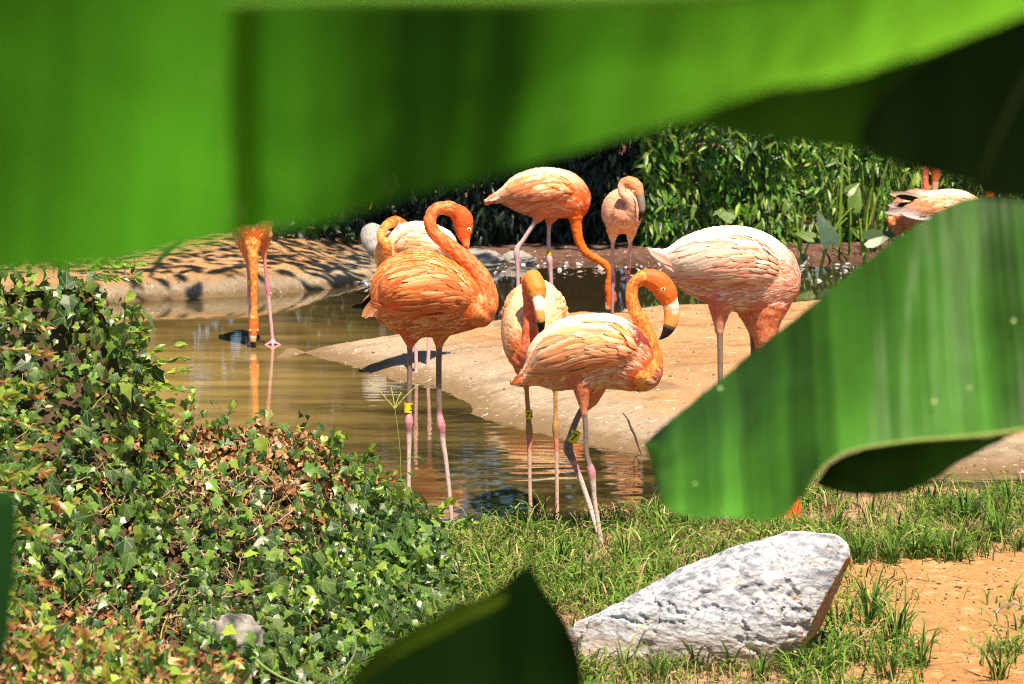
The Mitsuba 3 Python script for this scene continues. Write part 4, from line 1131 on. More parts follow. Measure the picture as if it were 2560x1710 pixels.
# red-tipped sprigs at the left border, nearer the eye
rt = thing('red_tipped_shrub', 'sprigs with yellow and reddish young leaves hanging in at the left border', 'shrub')
parts, tw = [], []
for (u, v, d, du, dv) in [(-60, 800, 6.6, 180, 25), (-60, 880, 6.4, 190, 12), (-40, 960, 6.2, 160, 20), (-60, 1050, 6.3, 190, 40), (-50, 1120, 6.0, 150, 10), (-60, 1230, 5.8, 200, 30), (-60, 1200, 6.2, 180, -20), (-50, 1180, 6.0, 80, 30), (-40, 1420, 5.6, 150, 40), (-40, 1480, 5.4, 120, 60), (0, 1600, 5.3, 120, 40), (180, 1720, 5.4, 40, -130), (280, 1730, 5.5, 30, -150), (90, 1720, 5.3, 10, -120), (330, 1720, 5.5, 30, -120), (-30, 1300, 5.9, 170, 55), (-50, 1010, 6.4, 150, -15), (-50, 1340, 5.8, 120, -10)]:
    k = 12
    t = np.linspace(0, 1, k)
    p = at(u + du * t, v + dv * t ** 1.5 - 12 * np.sin(np.pi * t), d)
    X, F = tube(p, np.linspace(0.0022, 0.0011, k), 5)
    tw.append((X, F, np.tile([0.40, 0.16, 0.10], (len(X), 1))))
    m = 26
    i = rng.uniform(2.0, k - 1.01, m)
    q = np.stack([np.interp(i, np.arange(k), p[:, c]) for c in range(3)], 1)
    ax = unit(np.array([du, 0, -dv])[None] / 120 + rng.normal(0, 0.7, (m, 3)))
    nr = unit(np.array([0.1, -0.4, 0.7]) + rng.normal(0, 0.4, (m, 3)))
    red = sstep(7, 11, i)[:, None]
    c = tones(rng, m, (3, [0.12, 0.27, 0.03]), (2, [0.30, 0.42, 0.04]), (0.4, YELLOW)) * (1 - red * 0.8) + red * 0.8 * tones(rng, m, (2, [0.55, 0.16, 0.08]), (1, [0.5, 0.4, 0.06]))
    parts.append(scatter(SMALL, q, ax, nr, rng.uniform(0.018, 0.032, m), c, rng))
stuff(f'{rt}__foliage', parts, 'leaf_material')
V_, F_, C_ = join(tw)
add(f'{rt}__twigs', V_, F_, 'dry_material', C_, kind='stuff')
# ground litter and low leaves in the lower left corner, near
n = 900
bp = rng.uniform(0, 1, (n, 2)) ** [1, 1]
q = at(bp[:, 0] * 640 - 40, 1745 - 210 * bp[:, 1] * (1 - 0.55 * bp[:, 0]), 5.4 + 0.5 * bp[:, 1] + rng.normal(0, 0.04, n))
ax, nr = unit(rng.normal(0, 1, (n, 3))), unit(np.array([0, -0.3, 0.8]) + rng.normal(0, 0.5, (n, 3)))
dead = rng.random(n) < 0.5
wl = thing('weed_patch', 'out of focus low leaves and brown litter in the lower left corner', 'weeds')
labels[wl]['kind'] = 'stuff'
stuff(f'{wl}__foliage', [scatter(OVATE, q[~dead], ax[~dead], nr[~dead], rng.uniform(0.025, 0.055, (~dead).sum()), tones(rng, (~dead).sum(), (3, [0.07, 0.19, 0.03]), (2, LIME), (1, YELLOW)), rng)], 'ivy_material')
stuff(f'{wl}__dead_leaves', [scatter(DEAD, q[dead], ax[dead], nr[dead], rng.uniform(0.018, 0.04, dead.sum()), tones(rng, dead.sum(), (3, BROWN), (2, TAN)), rng)], 'dry_material')

# stones showing under the ivy
for i, (u, v, d, s) in enumerate([(588, 1618, 7.02, 0.085), (566, 1704, 6.88, 0.065)]):
    X, F = stone(at(u, v, d), s, 11 + i, (1.0, 0.55, 1.0))
    add('wall_stone', X, F, 'dry_material', lerp([0.06, 0.06, 0.06], [0.36, 0.34, 0.31], sstep(0.3, 0.7, nz(X, 40, 3, 4))), label=['rough grey stone showing under the hanging ivy stems, the larger one', 'smaller grey stone at the very foot of the ivy'][i], category='stone', group='stones under the ivy')

# ---- grass of the near bank
rng = np.random.default_rng(60)


def grass(n, boxes, name=None):
    out = []


def blade_mesh(base, length, width, heading, lean, tone, K=5):
    n = len(base)
    s = np.linspace(0, 1, K)
    hx, hy = np.cos(heading), np.sin(heading)
    bend = lean[:, None] * s[None] ** 1.7
    up_ = np.sin(np.clip(1.5 - bend, -0.9, 1.5))
    fw = np.cos(np.clip(1.5 - bend, -0.9, 1.5))
    step = length[:, None] / (K - 1)
    z = np.concatenate([np.zeros((n, 1)), np.cumsum(up_[:, 1:] * step, 1)], 1)
    f = np.concatenate([np.zeros((n, 1)), np.cumsum(fw[:, 1:] * step, 1)], 1)
    c = base[:, None] + np.stack([hx[:, None] * f, hy[:, None] * f, z], -1)
    w = width[:, None] * np.array([0.8, 1.0, 0.9, 0.6, 0.06])[None]
    tw = rng.uniform(-0.7, 0.7, (n, 1))
    sx, sy = -hy[:, None] * np.cos(tw), hx[:, None] * np.cos(tw)
    side = np.stack([sx + 0 * s, sy + 0 * s, np.sin(tw) + 0 * s], -1) * w[..., None]
    V = np.stack([c - side, c + side], 2)
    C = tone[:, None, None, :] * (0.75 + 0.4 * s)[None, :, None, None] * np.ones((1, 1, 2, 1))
    F = (grid_faces(K, 2)[None] + (np.arange(n) * K * 2)[:, None, None]).reshape(-1, 4)
    return V.reshape(-1, 3), F, np.clip(C, 0.004, 0.9).reshape(-1, 3)


n = 60000
gxx, gyy = rng.uniform(-0.45, 2.0, n), rng.uniform(6.6, 10.25, n)
p3 = np.stack([gxx, gyy, 0 * gxx], 1)
dens = nz(p3, 3.2, 9, 3)
uu = 1280 + gxx / gyy * FOC
vv = V_HOR + FOC * EYE_H / gyy
dirt = sstep(0.84, 1.02, gxx + (nz(p3, 2.5, 8) - 0.5) * 0.3) * sstep(9.12, 8.85, gyy + (nz(p3, 3, 4) - 0.5) * 0.4)
dirt = dirt * (1 - 0.92 * np.exp(-((uu - 2110) / 130) ** 2 - ((vv - 1640) / 110) ** 2)) * (1 - 0.6 * np.exp(-((uu - 2540) / 60) ** 2 - ((vv - 1650) / 60) ** 2)) * (1 - 0.75 * np.exp(-((vv - 1720) / 40) ** 2) * (uu < 2330))
shore = sdist(NEAR, gxx, gyy)
prob = (1 - 0.96 * np.exp(-((uu - 1505) / 60) ** 2 - ((vv - 1410) / 60) ** 2)) * sstep(0.0, 0.14, shore) * (1 - 0.997 * dirt) * sstep(0.30, 0.56, dens) * np.where((uu > 1340) & (uu < 1990) & (vv > 1590) & (vv < 1790), np.where(vv < 1705, 0.04, 0.22), 1)
keep = rng.random(n) < prob
gxx, gyy = gxx[keep], gyy[keep]
n = len(gxx)
base = np.stack([gxx, gyy, land(gxx, gyy) - 0.004], 1)
clump = nz(base * [1, 1, 0], 6, 12, 2)
length = rng.gamma(6, 0.0130, n) * (0.45 + 1.0 * clump) + 0.016
lean = rng.uniform(0.9, 3.2, n)
tone = tones(rng, n, (4, [0.12, 0.235, 0.035]), (3, [0.21, 0.345, 0.06]), (1.5, [0.07, 0.15, 0.03]), (1.3, [0.36, 0.39, 0.12]), (1.0, [0.50, 0.38, 0.20]))
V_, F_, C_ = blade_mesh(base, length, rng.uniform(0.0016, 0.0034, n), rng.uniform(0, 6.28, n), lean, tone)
loose = [(V_, F_, C_)]
# dry thatch
n = 16000
gxx, gyy = rng.uniform(-0.4, 2.0, n), rng.uniform(6.7, 10.2, n)
k = (sdist(NEAR, gxx, gyy) > 0.02) & ((gxx + rng.normal(0, 0.2, n) < 0.62) | (gyy > 8.5) | (rng.random(n) < 0.0)) & ((gxx < 0.9) | (gyy > 9.2))
base = np.stack([gxx, gyy, land(gxx, gyy) + 0.004], 1)[k]
n = len(base)
V_, F_, C_ = blade_mesh(base, rng.uniform(0.03, 0.08, n), rng.uniform(0.0010, 0.0020, n), rng.uniform(0, 6.28, n), rng.uniform(1.3, 1.8, n), tones(rng, n, (3, [0.48, 0.34, 0.20]), (2, [0.30, 0.20, 0.11]), (1, [0.60, 0.48, 0.32])))
add('straw', V_, F_, 'grass_material', C_, smooth=False, label='dry straw lying between the grass tufts', category='straw', kind='stuff')
# tall tufts round the boulder and the bare patch, each a plant
tufts = [(1420, 1640, 22, 0.15), (1560, 1690, 16, 0.10), (1630, 1695, 14, 0.09), (1745, 1680, 14, 0.15), (1830, 1680, 14, 0.15), (1985, 1670, 22, 0.14), (2090, 1590, 30, 0.15), (2170, 1560, 40, 0.19), (2240, 1600, 36, 0.17), (2300, 1660, 20, 0.15), (2500, 1690, 22, 0.14), (2150, 1400, 30, 0.14), (2230, 1402, 34, 0.15), (2380, 1392, 40, 0.14), (2290, 1385, 34, 0.16), (2500, 1350, 40, 0.16), (2420, 1310, 36, 0.20), (2330, 1270, 30, 0.20), (2520, 1270, 30, 0.18), (1400, 1420, 30, 0.13), (1650, 1340, 40, 0.15), (1720, 1330, 40, 0.14), (1560, 1400, 34, 0.13), (1330, 1345, 30, 0.13), (1290, 1350, 26, 0.10), (1445, 1318, 22, 0.10), (2090, 1330, 30, 0.13), (2180, 1300, 28, 0.13), (1545, 1330, 14, 0.14), (2060, 1680, 30, 0.13), (1900, 1700, 24, 0.12), (2220, 1690, 30, 0.13), (1650, 1710, 22, 0.12), (1480, 1700, 24, 0.12)]
TUFT = {3: 'tall bent grass tuft before the middle of the boulder', 0: 'grass tuft at the low left end of the boulder', 5: 'grass tuft under the rusty side of the boulder', 7: 'large arching grass tuft on the orange earth just right of the boulder', 9: 'thin grass tuft at the front of the orange earth',
        10: 'grass tuft in the lower right corner of the orange earth', 16: 'tallest arching grass tuft before the rock shore at the right', 12: 'grass tuft overhanging the back edge of the orange earth', 25: 'grass tuft at the pond edge beside the feet of the foremost flamingo'}
for i, (u, v, m, hh) in enumerate(tufts):
    p = gp(u, v, 0.03)
    p[2] = land_at(p[0], p[1])
    a = rng.uniform(0, 6.28, m)
    b = p + np.stack([np.cos(a), np.sin(a), 0 * a], 1) * rng.uniform(0, 0.03, (m, 1))
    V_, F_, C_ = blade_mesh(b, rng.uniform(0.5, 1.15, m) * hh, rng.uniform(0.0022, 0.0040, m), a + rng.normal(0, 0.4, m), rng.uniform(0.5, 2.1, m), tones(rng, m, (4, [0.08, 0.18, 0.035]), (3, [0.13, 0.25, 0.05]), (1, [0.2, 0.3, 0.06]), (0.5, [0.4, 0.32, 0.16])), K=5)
    if i in TUFT:
        add('grass_tuft', V_, F_, 'grass_material', C_, smooth=False, label=TUFT[i], category='grass tuft', group='taller grass tufts')
    else:
        loose.append((V_, F_, C_))
V_, F_, C_ = join(loose)
add('grass', V_, F_, 'grass_material', C_, smooth=False, label='low tufted green grass with straw on the near bank', category='grass', kind='stuff')


def seed_head(u, v0, v1, d, name, label, lean=0.0):
    k = thing(name, label, 'weed')
    t = np.linspace(0, 1, 10)[:, None]
    a, b = at(u, v0, d), at(u + lean, v1, d)
    p = a + (b - a) * t + np.array([0.01, 0, 0]) * np.sin(3 * t)
    X, F = tube(p, np.linspace(0.0016, 0.0009, 10), 5)
    add(f'{k}__stem', X, F, 'dry_material', np.tile([0.30, 0.40, 0.08], (len(X), 1)))
    top = p[-1]
    for (dx, dz) in ((-0.085, 0.085), (-0.012, 0.065), (0.020, 0.050), (0.075, 0.075), (-0.055, 0.050)):
        q = top + np.array([dx, 0.01, dz]) * np.linspace(0, 1, 14)[:, None] + np.array([0, 0, 0.006]) * np.sin(np.linspace(0, 3.1, 14))[:, None]
        X, F = tube(q, 0.0013 + 0.0006 * (np.arange(14) % 2), 5)
        add(f'{k}__spike', X, F, 'dry_material', np.tile([0.45, 0.50, 0.14], (len(X), 1)))
    for (f, dx, dz) in ((0.12, 0.05, 0.10), (0.35, 0.05, -0.09), (0.05, -0.04, 0.12)):
        b0 = p[int(f * 9)]
        V_, F_, C_ = blade_mesh(b0[None], np.array([0.12]), np.array([0.0035]), np.array([0.0 if dx > 0 else 3.1]), np.array([0.8 if dz > 0 else 2.4]), np.array([[0.13, 0.28, 0.07]]))
        add(f'{k}__leaf', V_, F_, 'grass_material', C_, smooth=False)


seed_head(1000, 1262, 1022, 8.75, 'seeding_grass', 'thin grass stalk with a fingered seed head standing up before the water', -14)
seed_head(1852, 1640, 1545, 7.45, 'seeding_grass', 'short grass stalk with a seed head in front of the boulder')
for (pts, r, c) in ([((830, 1700), (890, 1610), (870, 1550)), 0.004, [0.30, 0.42, 0.22]], [((640, 1650), (720, 1700), (800, 1720)), 0.004, [0.34, 0.50, 0.18]]):
    p = smoothline([at(u, v, 6.6).tolist() for u, v in pts], 10)
    X, F = tube(p, np.linspace(r, r * 0.4, 10), 6)
    add('sedge_stalk', X, F, 'grass_material', np.tile(c, (len(X), 1)), label='long single grass blade slanting across the ' + ('dark foot of the ivy' if pts[0][0] == 830 else 'lower ivy stones'), category='sedge')

# ---- far shore: shrubs, reeds, shade trees
rng = np.random.default_rng(70)
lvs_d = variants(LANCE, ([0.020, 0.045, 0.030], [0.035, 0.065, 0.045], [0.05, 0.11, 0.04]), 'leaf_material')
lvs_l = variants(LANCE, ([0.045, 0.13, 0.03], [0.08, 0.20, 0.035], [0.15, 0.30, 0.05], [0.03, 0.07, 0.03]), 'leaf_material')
lvs_o = variants(OVATE, ([0.045, 0.13, 0.03], [0.09, 0.22, 0.035], [0.15, 0.32, 0.05]), 'leaf_material')


def shrub(name, label, u0, u1, y, ztop, n, tm, vs, lsz, mix, droop, n_single=75, depth=0.55, cat='shrub', group='shrubs along the far bank'):
    k = thing(name, label, cat, group)
    x0, x1 = (u0 - 1280) / FOC * y, (u1 - 1280) / FOC * y
    m = int(8 + (x1 - x0) * 12)
    ch = []
    for _ in range(m):
        bx, by, hh = rng.uniform(x0, x1), y + rng.uniform(0, depth), ztop * rng.uniform(0.75, 1.02)
        p = smoothline([[bx, by, 0.0], [bx + rng.normal(0, 0.05), by - 0.03, hh * 0.5], [bx + rng.normal(0, 0.12), by - 0.1 + rng.normal(0, 0.1), hh]], 8)
        ch.append(tube(p, np.linspace(0.009, 0.004, 8), 5))
    V_, F_, C_ = join([(a, b, np.array([0.06, 0.07, 0.03])) for a, b in ch])
    add(f'{k}__stems', V_, F_, 'dry_material', C_, kind='stuff')
    pos = np.stack([rng.uniform(x0, x1, n), y + depth * rng.random(n) ** 1.4 - 0.12, ztop * rng.random(n) ** 0.85 + 0.03], 1)
    pos[:, 1] += 0.22 * (nz(pos * [1, 0, 1], 3.2, 5) - 0.5) * 2
    hole = nz(pos, 4.5, 21, 2)
    pos = pos[hole > 0.27]
    n = len(pos)
    ax = unit(rng.normal(0, 0.55, (n, 3)) + np.array([0, -0.25, -droop]))
    nr = unit(np.array([0.1, -0.7, 0.5]) + rng.normal(0, 0.45, (n, 3)))
    size = rng.uniform(0.7, 1.25, n) * lsz
    o = np.argsort(pos[:, 1] + rng.random(n) * 0.25 - size)
    a, b = o[:n_single], o[n_single:]
    singles(k, 'leaf', vs, pos[a], ax[a], nr[a], size[a], rng)
    stuff(f'{k}__foliage', [scatter(tm, pos[b], ax[b], nr[b], size[b], tones(rng, len(b), *mix), rng)], 'leaf_material')
    return k


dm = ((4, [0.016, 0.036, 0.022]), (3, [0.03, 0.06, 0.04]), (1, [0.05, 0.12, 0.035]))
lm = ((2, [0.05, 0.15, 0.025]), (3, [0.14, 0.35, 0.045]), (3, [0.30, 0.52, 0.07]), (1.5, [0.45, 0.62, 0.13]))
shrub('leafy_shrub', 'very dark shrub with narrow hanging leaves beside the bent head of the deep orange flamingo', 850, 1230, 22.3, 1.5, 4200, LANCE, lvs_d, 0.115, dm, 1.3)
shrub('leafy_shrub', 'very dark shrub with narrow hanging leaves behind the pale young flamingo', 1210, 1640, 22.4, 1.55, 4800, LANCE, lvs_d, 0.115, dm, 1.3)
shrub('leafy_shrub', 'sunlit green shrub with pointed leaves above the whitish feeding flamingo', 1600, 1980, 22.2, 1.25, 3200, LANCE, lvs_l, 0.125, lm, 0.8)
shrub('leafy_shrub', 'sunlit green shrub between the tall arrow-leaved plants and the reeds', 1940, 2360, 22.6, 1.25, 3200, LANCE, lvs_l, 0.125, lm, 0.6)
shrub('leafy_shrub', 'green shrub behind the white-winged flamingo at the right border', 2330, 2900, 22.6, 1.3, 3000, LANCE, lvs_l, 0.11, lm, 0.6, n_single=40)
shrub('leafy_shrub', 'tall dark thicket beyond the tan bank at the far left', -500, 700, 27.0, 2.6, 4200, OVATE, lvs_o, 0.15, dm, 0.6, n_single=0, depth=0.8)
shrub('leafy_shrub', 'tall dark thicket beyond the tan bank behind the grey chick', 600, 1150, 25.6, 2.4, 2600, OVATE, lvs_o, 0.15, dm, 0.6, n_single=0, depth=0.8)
shrub('leafy_shrub', 'low dark leaves on the far bank left of the grey chick', 640, 900, 21.6, 0.6, 260, OVATE, lvs_o, 0.11, dm, 0.6, n_single=30)


def reed_plant(u, v, d, label, leaves, stems):
    k = thing('arrow_leaved_plant', label, 'water plant', 'arrow-leaved plants in the shallows')
    for (u1, v1) in stems:
        p = smoothline([at(u, v, d).tolist(), at(u + (u1 - u) * 0.35, v + (v1 - v) * 0.6, d).tolist(), at(u1, v1, d - 0.05).tolist()], 12)
        X, F = tube(p, np.linspace(0.011, 0.006, 12), 7)
        add(f'{k}__stem', X, F, 'dry_material', np.tile([0.25, 0.38, 0.05], (len(X), 1)))
    spade = fan([(0.02, 0), (-0.18, 0.10), (-0.14, 0.26), (0.08, 0.33), (0.35, 0.27), (0.65, 0.16), (0.88, 0.07), (1, 0)], [0.05, 0.5], 0.1, 0.22)
    for (u1, v1, u2, v2, c) in leaves:
        a, b = at(u1, v1, d - 0.06), at(u2, v2, d - 0.02)
        L = np.linalg.norm(b - a)
        pl = mikit.ply((spade[0], spade[1]), 'leaf_material', smooth=False, uv=spade[2], color=np.tile(c, (len(spade[0]), 1)))
        put(f'{k}__leaf', pl, matrix(frames((b - a)[None], np.array([[0.25, -0.85, 0.45]]))[0], L, a))


reed_plant(2050, 690, 21.0, 'arrow-leaved water plant with a broad upright grey-green leaf in the shallows', [(2075, 605, 2045, 526, [0.12, 0.22, 0.13]), (2060, 715, 2090, 690, [0.18, 0.30, 0.16]), (2120, 480, 2150, 455, [0.2, 0.34, 0.07])], [(2075, 600), (2118, 545), (2130, 520)])
reed_plant(2000, 690, 21.2, 'arrow-leaved water plant with arching yellow-green stalks left of the broad leaf', [(2030, 595, 1985, 580, [0.2, 0.35, 0.06]), (1827, 548, 1785, 525, [0.16, 0.33, 0.05]), (2010, 640, 1998, 668, [0.25, 0.36, 0.2])], [(2040, 584), (2010, 520), (1985, 516)])
reed_plant(2160, 680, 21.3, 'arrow-leaved water plant with a raised bright leaf just left of the white-winged flamingo', [(2135, 520, 2150, 465, [0.20, 0.36, 0.05]), (2290, 460, 2295, 425, [0.35, 0.55, 0.05]), (2170, 600, 2240, 580, [0.10, 0.2, 0.06])], [(2140, 515), (2200, 480), (2175, 560), (2180, 470)])
# reeds
n = 50
bx = (rng.uniform(2080, 2330, n) - 1280) / FOC * 21.6
V_, F_, C_ = blade_mesh(np.stack([bx, 21.4 + rng.uniform(0, 0.6, n), 0 * bx], 1), rng.uniform(0.7, 1.3, n), rng.uniform(0.006, 0.012, n), rng.uniform(0, 6.28, n), rng.uniform(0.2, 0.9, n), tones(rng, n, (3, [0.08, 0.18, 0.03]), (2, [0.2, 0.33, 0.05]), (1, [0.4, 0.33, 0.12])))
add('reeds', V_, F_, 'grass_material', C_, smooth=False, label='upright green reeds between the arrow-leaved plants', category='reeds', kind='stuff')


def tree(name, label, x, y, h, crown, seed, n, size, tone, trunk=0.16):
    r = np.random.default_rng(seed)
    k = thing(name, label, 'tree', 'trees beyond the far bank')
    limbs, tips = [], []
    z0 = land_at(x, y)
    tr = smoothline([[x, y, z0 - 0.1], [x + r.normal(0, 0.1), y, z0 + h * 0.3], [x + r.normal(0, 0.25), y + r.normal(0, 0.2), z0 + h * 0.62]], 10)
    limbs.append(tube(tr, np.linspace(trunk, trunk * 0.5, 10), 9))
    for i in range(9):
        a, s = r.uniform(0, 6.28), tr[r.integers(4, 10)]
        e = np.array([crown[0], crown[1], crown[2]]) + np.array([math.cos(a), math.sin(a), 0]) * crown[3] * r.uniform(0.5, 0.9) + [0, 0, r.uniform(-0.6, 0.6) * crown[4]]
        q = smoothline([s.tolist(), ((s + e) / 2 + [0, 0, 0.3]).tolist(), e.tolist()], 8)
        limbs.append(tube(q, np.linspace(trunk * 0.4, 0.015, 8), 6))
        tips.append(e)
    V_, F_, C_ = join([(a, b, np.array([0.10, 0.08, 0.06])) for a, b in limbs])
    add(f'{k}__trunk', V_, F_, 'dry_material', C_)
    cl = np.vstack([np.array(tips), np.array(crown[:3]) + r.uniform(-1, 1, (34, 3)) * [crown[3], crown[3], crown[4]]])
    i = r.integers(0, len(cl), n)
    pos = cl[i] + r.normal(0, 0.26, (n, 3)) * [1.2, 1.2, 0.7]
    pos = pos[pos[:, 2] > z0 + 1.2]
    n = len(pos)
    stuff(f'{k}__crown', [scatter(OVATE, pos, unit(r.normal(0, 1, (n, 3))), unit(r.normal(0, 0.7, (n, 3)) + [0, 0, 0.8]), r.uniform(0.7, 1.3, n) * size, tones(r, n, *tone), r)], 'leaf_material')


tm_ = ((3, [0.03, 0.08, 0.02]), (2, [0.05, 0.13, 0.03]), (1, [0.09, 0.18, 0.04]))
tree('shade_tree', 'tree whose crown shades the tan far bank behind the feeding flamingo', -1.9, 21.6, 5.4, (-1.6, 18.2, 4.3, 1.9, 0.8), 3, 1500, 0.16, tm_)
tree('shade_tree', 'dark tree behind the very dark shrubs in the middle', 0.4, 24.2, 6.2, (0.25, 21.9, 4.3, 1.7, 1.0), 4, 4200, 0.17, tm_)
tree('shade_tree', 'dark tree behind the sunlit shrubs on the right', 3.2, 25.6, 5.5, (3.2, 24.8, 3.2, 2.2, 1.7), 5, 4200, 0.17, tm_)
tree('shade_tree', 'tree far back on the left beyond the tan bank', -4.2, 26.0, 6.0, (-4.0, 25.2, 3.4, 2.4, 1.9), 6, 4200, 0.17, tm_)
tree('shade_tree', 'tall tree far back in the middle beyond the other trees', 0.8, 29.0, 9.0, (0.8, 28.5, 5.2, 3.2, 3.4), 7, 6000, 0.22, tm_, 0.25)
tree('shade_tree', 'tall tree far back on the left beyond the other trees', -3.6, 30.0, 9.0, (-3.6, 29.5, 5.2, 3.4, 3.4), 8, 6000, 0.22, tm_, 0.25)
tree('shade_tree', 'tall tree far back on the right beyond the other trees', 5.4, 30.0, 9.0, (5.2, 29.5, 5.2, 3.2, 3.4), 9, 6000, 0.22, tm_, 0.25)

# white down on the water and loose feathers
n = 260
a = rng.random(n)
u = np.where(a < 0.5, rng.uniform(1560, 2320, n), np.where(a < 0.8, rng.uniform(1080, 1560, n), rng.uniform(830, 940, n)))
v = np.where(u > 1560, rng.normal(668, 16, n), np.where(u > 1000, rng.normal(668, 14, n), rng.normal(702, 7, n)))
pos = gp(u, v, 0.012)
stuff('feather_litter', [scatter(SMALL, pos, unit(rng.normal(0, 1, (n, 3)) * [1, 1, 0.3]), unit(rng.normal(0, 0.4, (n, 3)) + [0, -0.3, 1]), rng.uniform(0.018, 0.055, n), np.clip(tones(rng, n, (3, [0.75, 0.75, 0.78]), (1, [0.8, 0.55, 0.5])), 0, 0.9), rng)], 'feather_material', label='white downy feathers adrift along the far water edge', category='feathers')
fk = thing('loose_feather', 'curled white feather lying on the orange earth near the right border', 'feather')
p = smoothline([list(gp(2485, 1540, 0.03)), list(gp(2510, 1512, 0.05)), list(gp(2552, 1513, 0.07))], 9)
X, F = tube(p, np.linspace(0.0016, 0.0006, 9), 6)
add(f'{fk}__quill', X, F, 'dry_material', np.tile([0.8, 0.66, 0.62], (len(X), 1)))
Bq = blades(p[None], np.tile([0, -0.6, 0.6], (1, 9, 1)), np.tile([0, 0, 1.0], (1, 9, 1)), np.array([0.012]), profile(9)[::-1], 0.3)[0]
add(f'{fk}__vane', Bq.reshape(-1, 3), grid_faces(9, 3), 'feather_material', np.tile([0.85, 0.8, 0.76], (27, 1)))

# crumbs of earth and bits of straw on the bare orange patch
rng = np.random.default_rng(66)
ball_ = trimesh.creation.icosphere(1)
ps = []
for x, y in zip(rng.uniform(0.85, 1.7, 700), rng.uniform(7.2, 9.0, 700)):
    c = np.array([[0.16, 0.06, 0.02], [0.34, 0.16, 0.07], [0.5, 0.36, 0.24], [0.07, 0.04, 0.02]][rng.integers(4)])
    ps.append((np.array(ball_.vertices) * rng.uniform(0.0015, 0.0065) * rng.uniform(0.4, 1.5, 3) * [1, 1, 0.6] + [x, y, 0.0], ball_.faces, c))
V_, F_, C_ = join(ps)
V_[:, 2] += np.repeat(land(*np.array([p_[0].mean(0)[:2] for p_ in ps]).T), len(ball_.vertices))
add('grass_bank__crumbs', V_, F_, 'dry_material', C_, kind='stuff')
# ---------------------------------------------------------------- banana leaves close to the lens
def curve(pts):
    p = np.array(pts, float)
    return PchipInterpolator(p[:, 0], p[:, 1])


def banana_blade(name, u0, u1, top, bottom, depth, nu, nb, corr, tone, seed, vein=0.16, slant=0.0, mat='banana_material', young=None, **lab):
    """Half a leaf between two edges; lateral ribs run across it as real corrugation."""
    a, b = np.meshgrid(np.linspace(u0, u1, nu), np.linspace(0, 1, nb), indexing='ij')
    u = a + slant * (b - 0.5)
    v = top(np.clip(u, u0, u1)) * (1 - b) + bottom(np.clip(u, u0, u1)) * b
    d = depth(a, b)
    X = at(u, v, d).reshape(-1, 3)
    F = grid_faces(nu, nb)
    N = vnormals(X, F)
    s = (a.ravel() - u0) * d.ravel() / FOC                      # metres along the midrib
    q = np.stack([s * 1.0, 0 * s, 0 * s], 1)
    w = 1.3 * (nz(q, 130, seed, 3) - 0.5) + 2.0 * (nz(q, 28, seed + 1, 2) - 0.5)
    X = X + N * (w * corr)[:, None] + N * ((nz(X, 11, seed + 2, 2) - 0.5) * 0.012)[:, None]
    tone = lerp(tone, young, sstep(1200, 2300, a.ravel()) * (0.4 + 0.6 * b.ravel())) if young is not None else np.asarray(tone)[None]  # young tone stands in for light coming through the leaf
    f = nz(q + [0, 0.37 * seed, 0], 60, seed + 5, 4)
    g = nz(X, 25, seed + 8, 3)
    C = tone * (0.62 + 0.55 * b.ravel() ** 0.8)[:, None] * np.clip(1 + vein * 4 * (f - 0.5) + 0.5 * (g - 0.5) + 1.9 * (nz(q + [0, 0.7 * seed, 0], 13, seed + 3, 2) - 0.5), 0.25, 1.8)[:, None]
    return add(name, X, F, mat, np.clip(C, 0.004, 0.9), **lab)


def edge_tube(name, pts, r0, r1, col, sides=10, n=60, **lab):
    p = smoothline([list(at(u, v, d)) for u, v, d in pts], n)
    X, F = tube(p, np.linspace(r0, r1, n), sides)
    return add(name, X, F, 'grass_material', np.tile(col, (len(X), 1)), **lab)


GREEN = [0.048, 0.205, 0.011]
# --- the leaf across the top, seen from below with the sun shining through
bp1 = thing('banana_plant', 'banana plant whose big blurred leaf crosses the top, darker leaves behind it', 'plant')
bot1 = curve([(-200, 700), (0, 698), (160, 688), (330, 656), (500, 608), (640, 580), (760, 570), (880, 542), (1040, 492), (1200, 450), (1400, 396), (1600, 338), (1780, 288), (1930, 246), (2080, 212), (2220, 160), (2350, 112), (2480, 62), (2600, 20), (2800, -80)])
d1 = lambda a, b: 0.93 + 0.150 * b + 0.014 * np.sin(a / 210.0 + 1) + 0.006 * np.sin(a / 71.0) * b + 0.0022 * np.sin(a / 23.0 + 2.5 * np.sin(a / 160.0))      # noqa: E731
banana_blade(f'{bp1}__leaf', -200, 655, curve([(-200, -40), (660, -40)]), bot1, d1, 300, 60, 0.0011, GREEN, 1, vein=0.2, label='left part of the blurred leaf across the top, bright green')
banana_blade(f'{bp1}__leaf', 585, 2800, curve([(580, -60), (800, -60), (1500, -60), (2000, -80), (2800, -200)]), bot1, lambda a, b: d1(a, b) + 0.012 - 0.004 * b, 700, 60, 0.0011, GREEN, 2, vein=0.2, young=[0.115, 0.33, 0.020], label='long right part of the blurred leaf across the top')  # paler right end: light through the leaf put into its colour
edge_tube(f'{bp1}__midrib', [(560, 8, 0.925), (800, -2, 0.925), (1500, -10, 0.925), (2000, -40, 0.925), (2800, -190, 0.925)], 0.0016, 0.0045, [0.12, 0.32, 0.04])
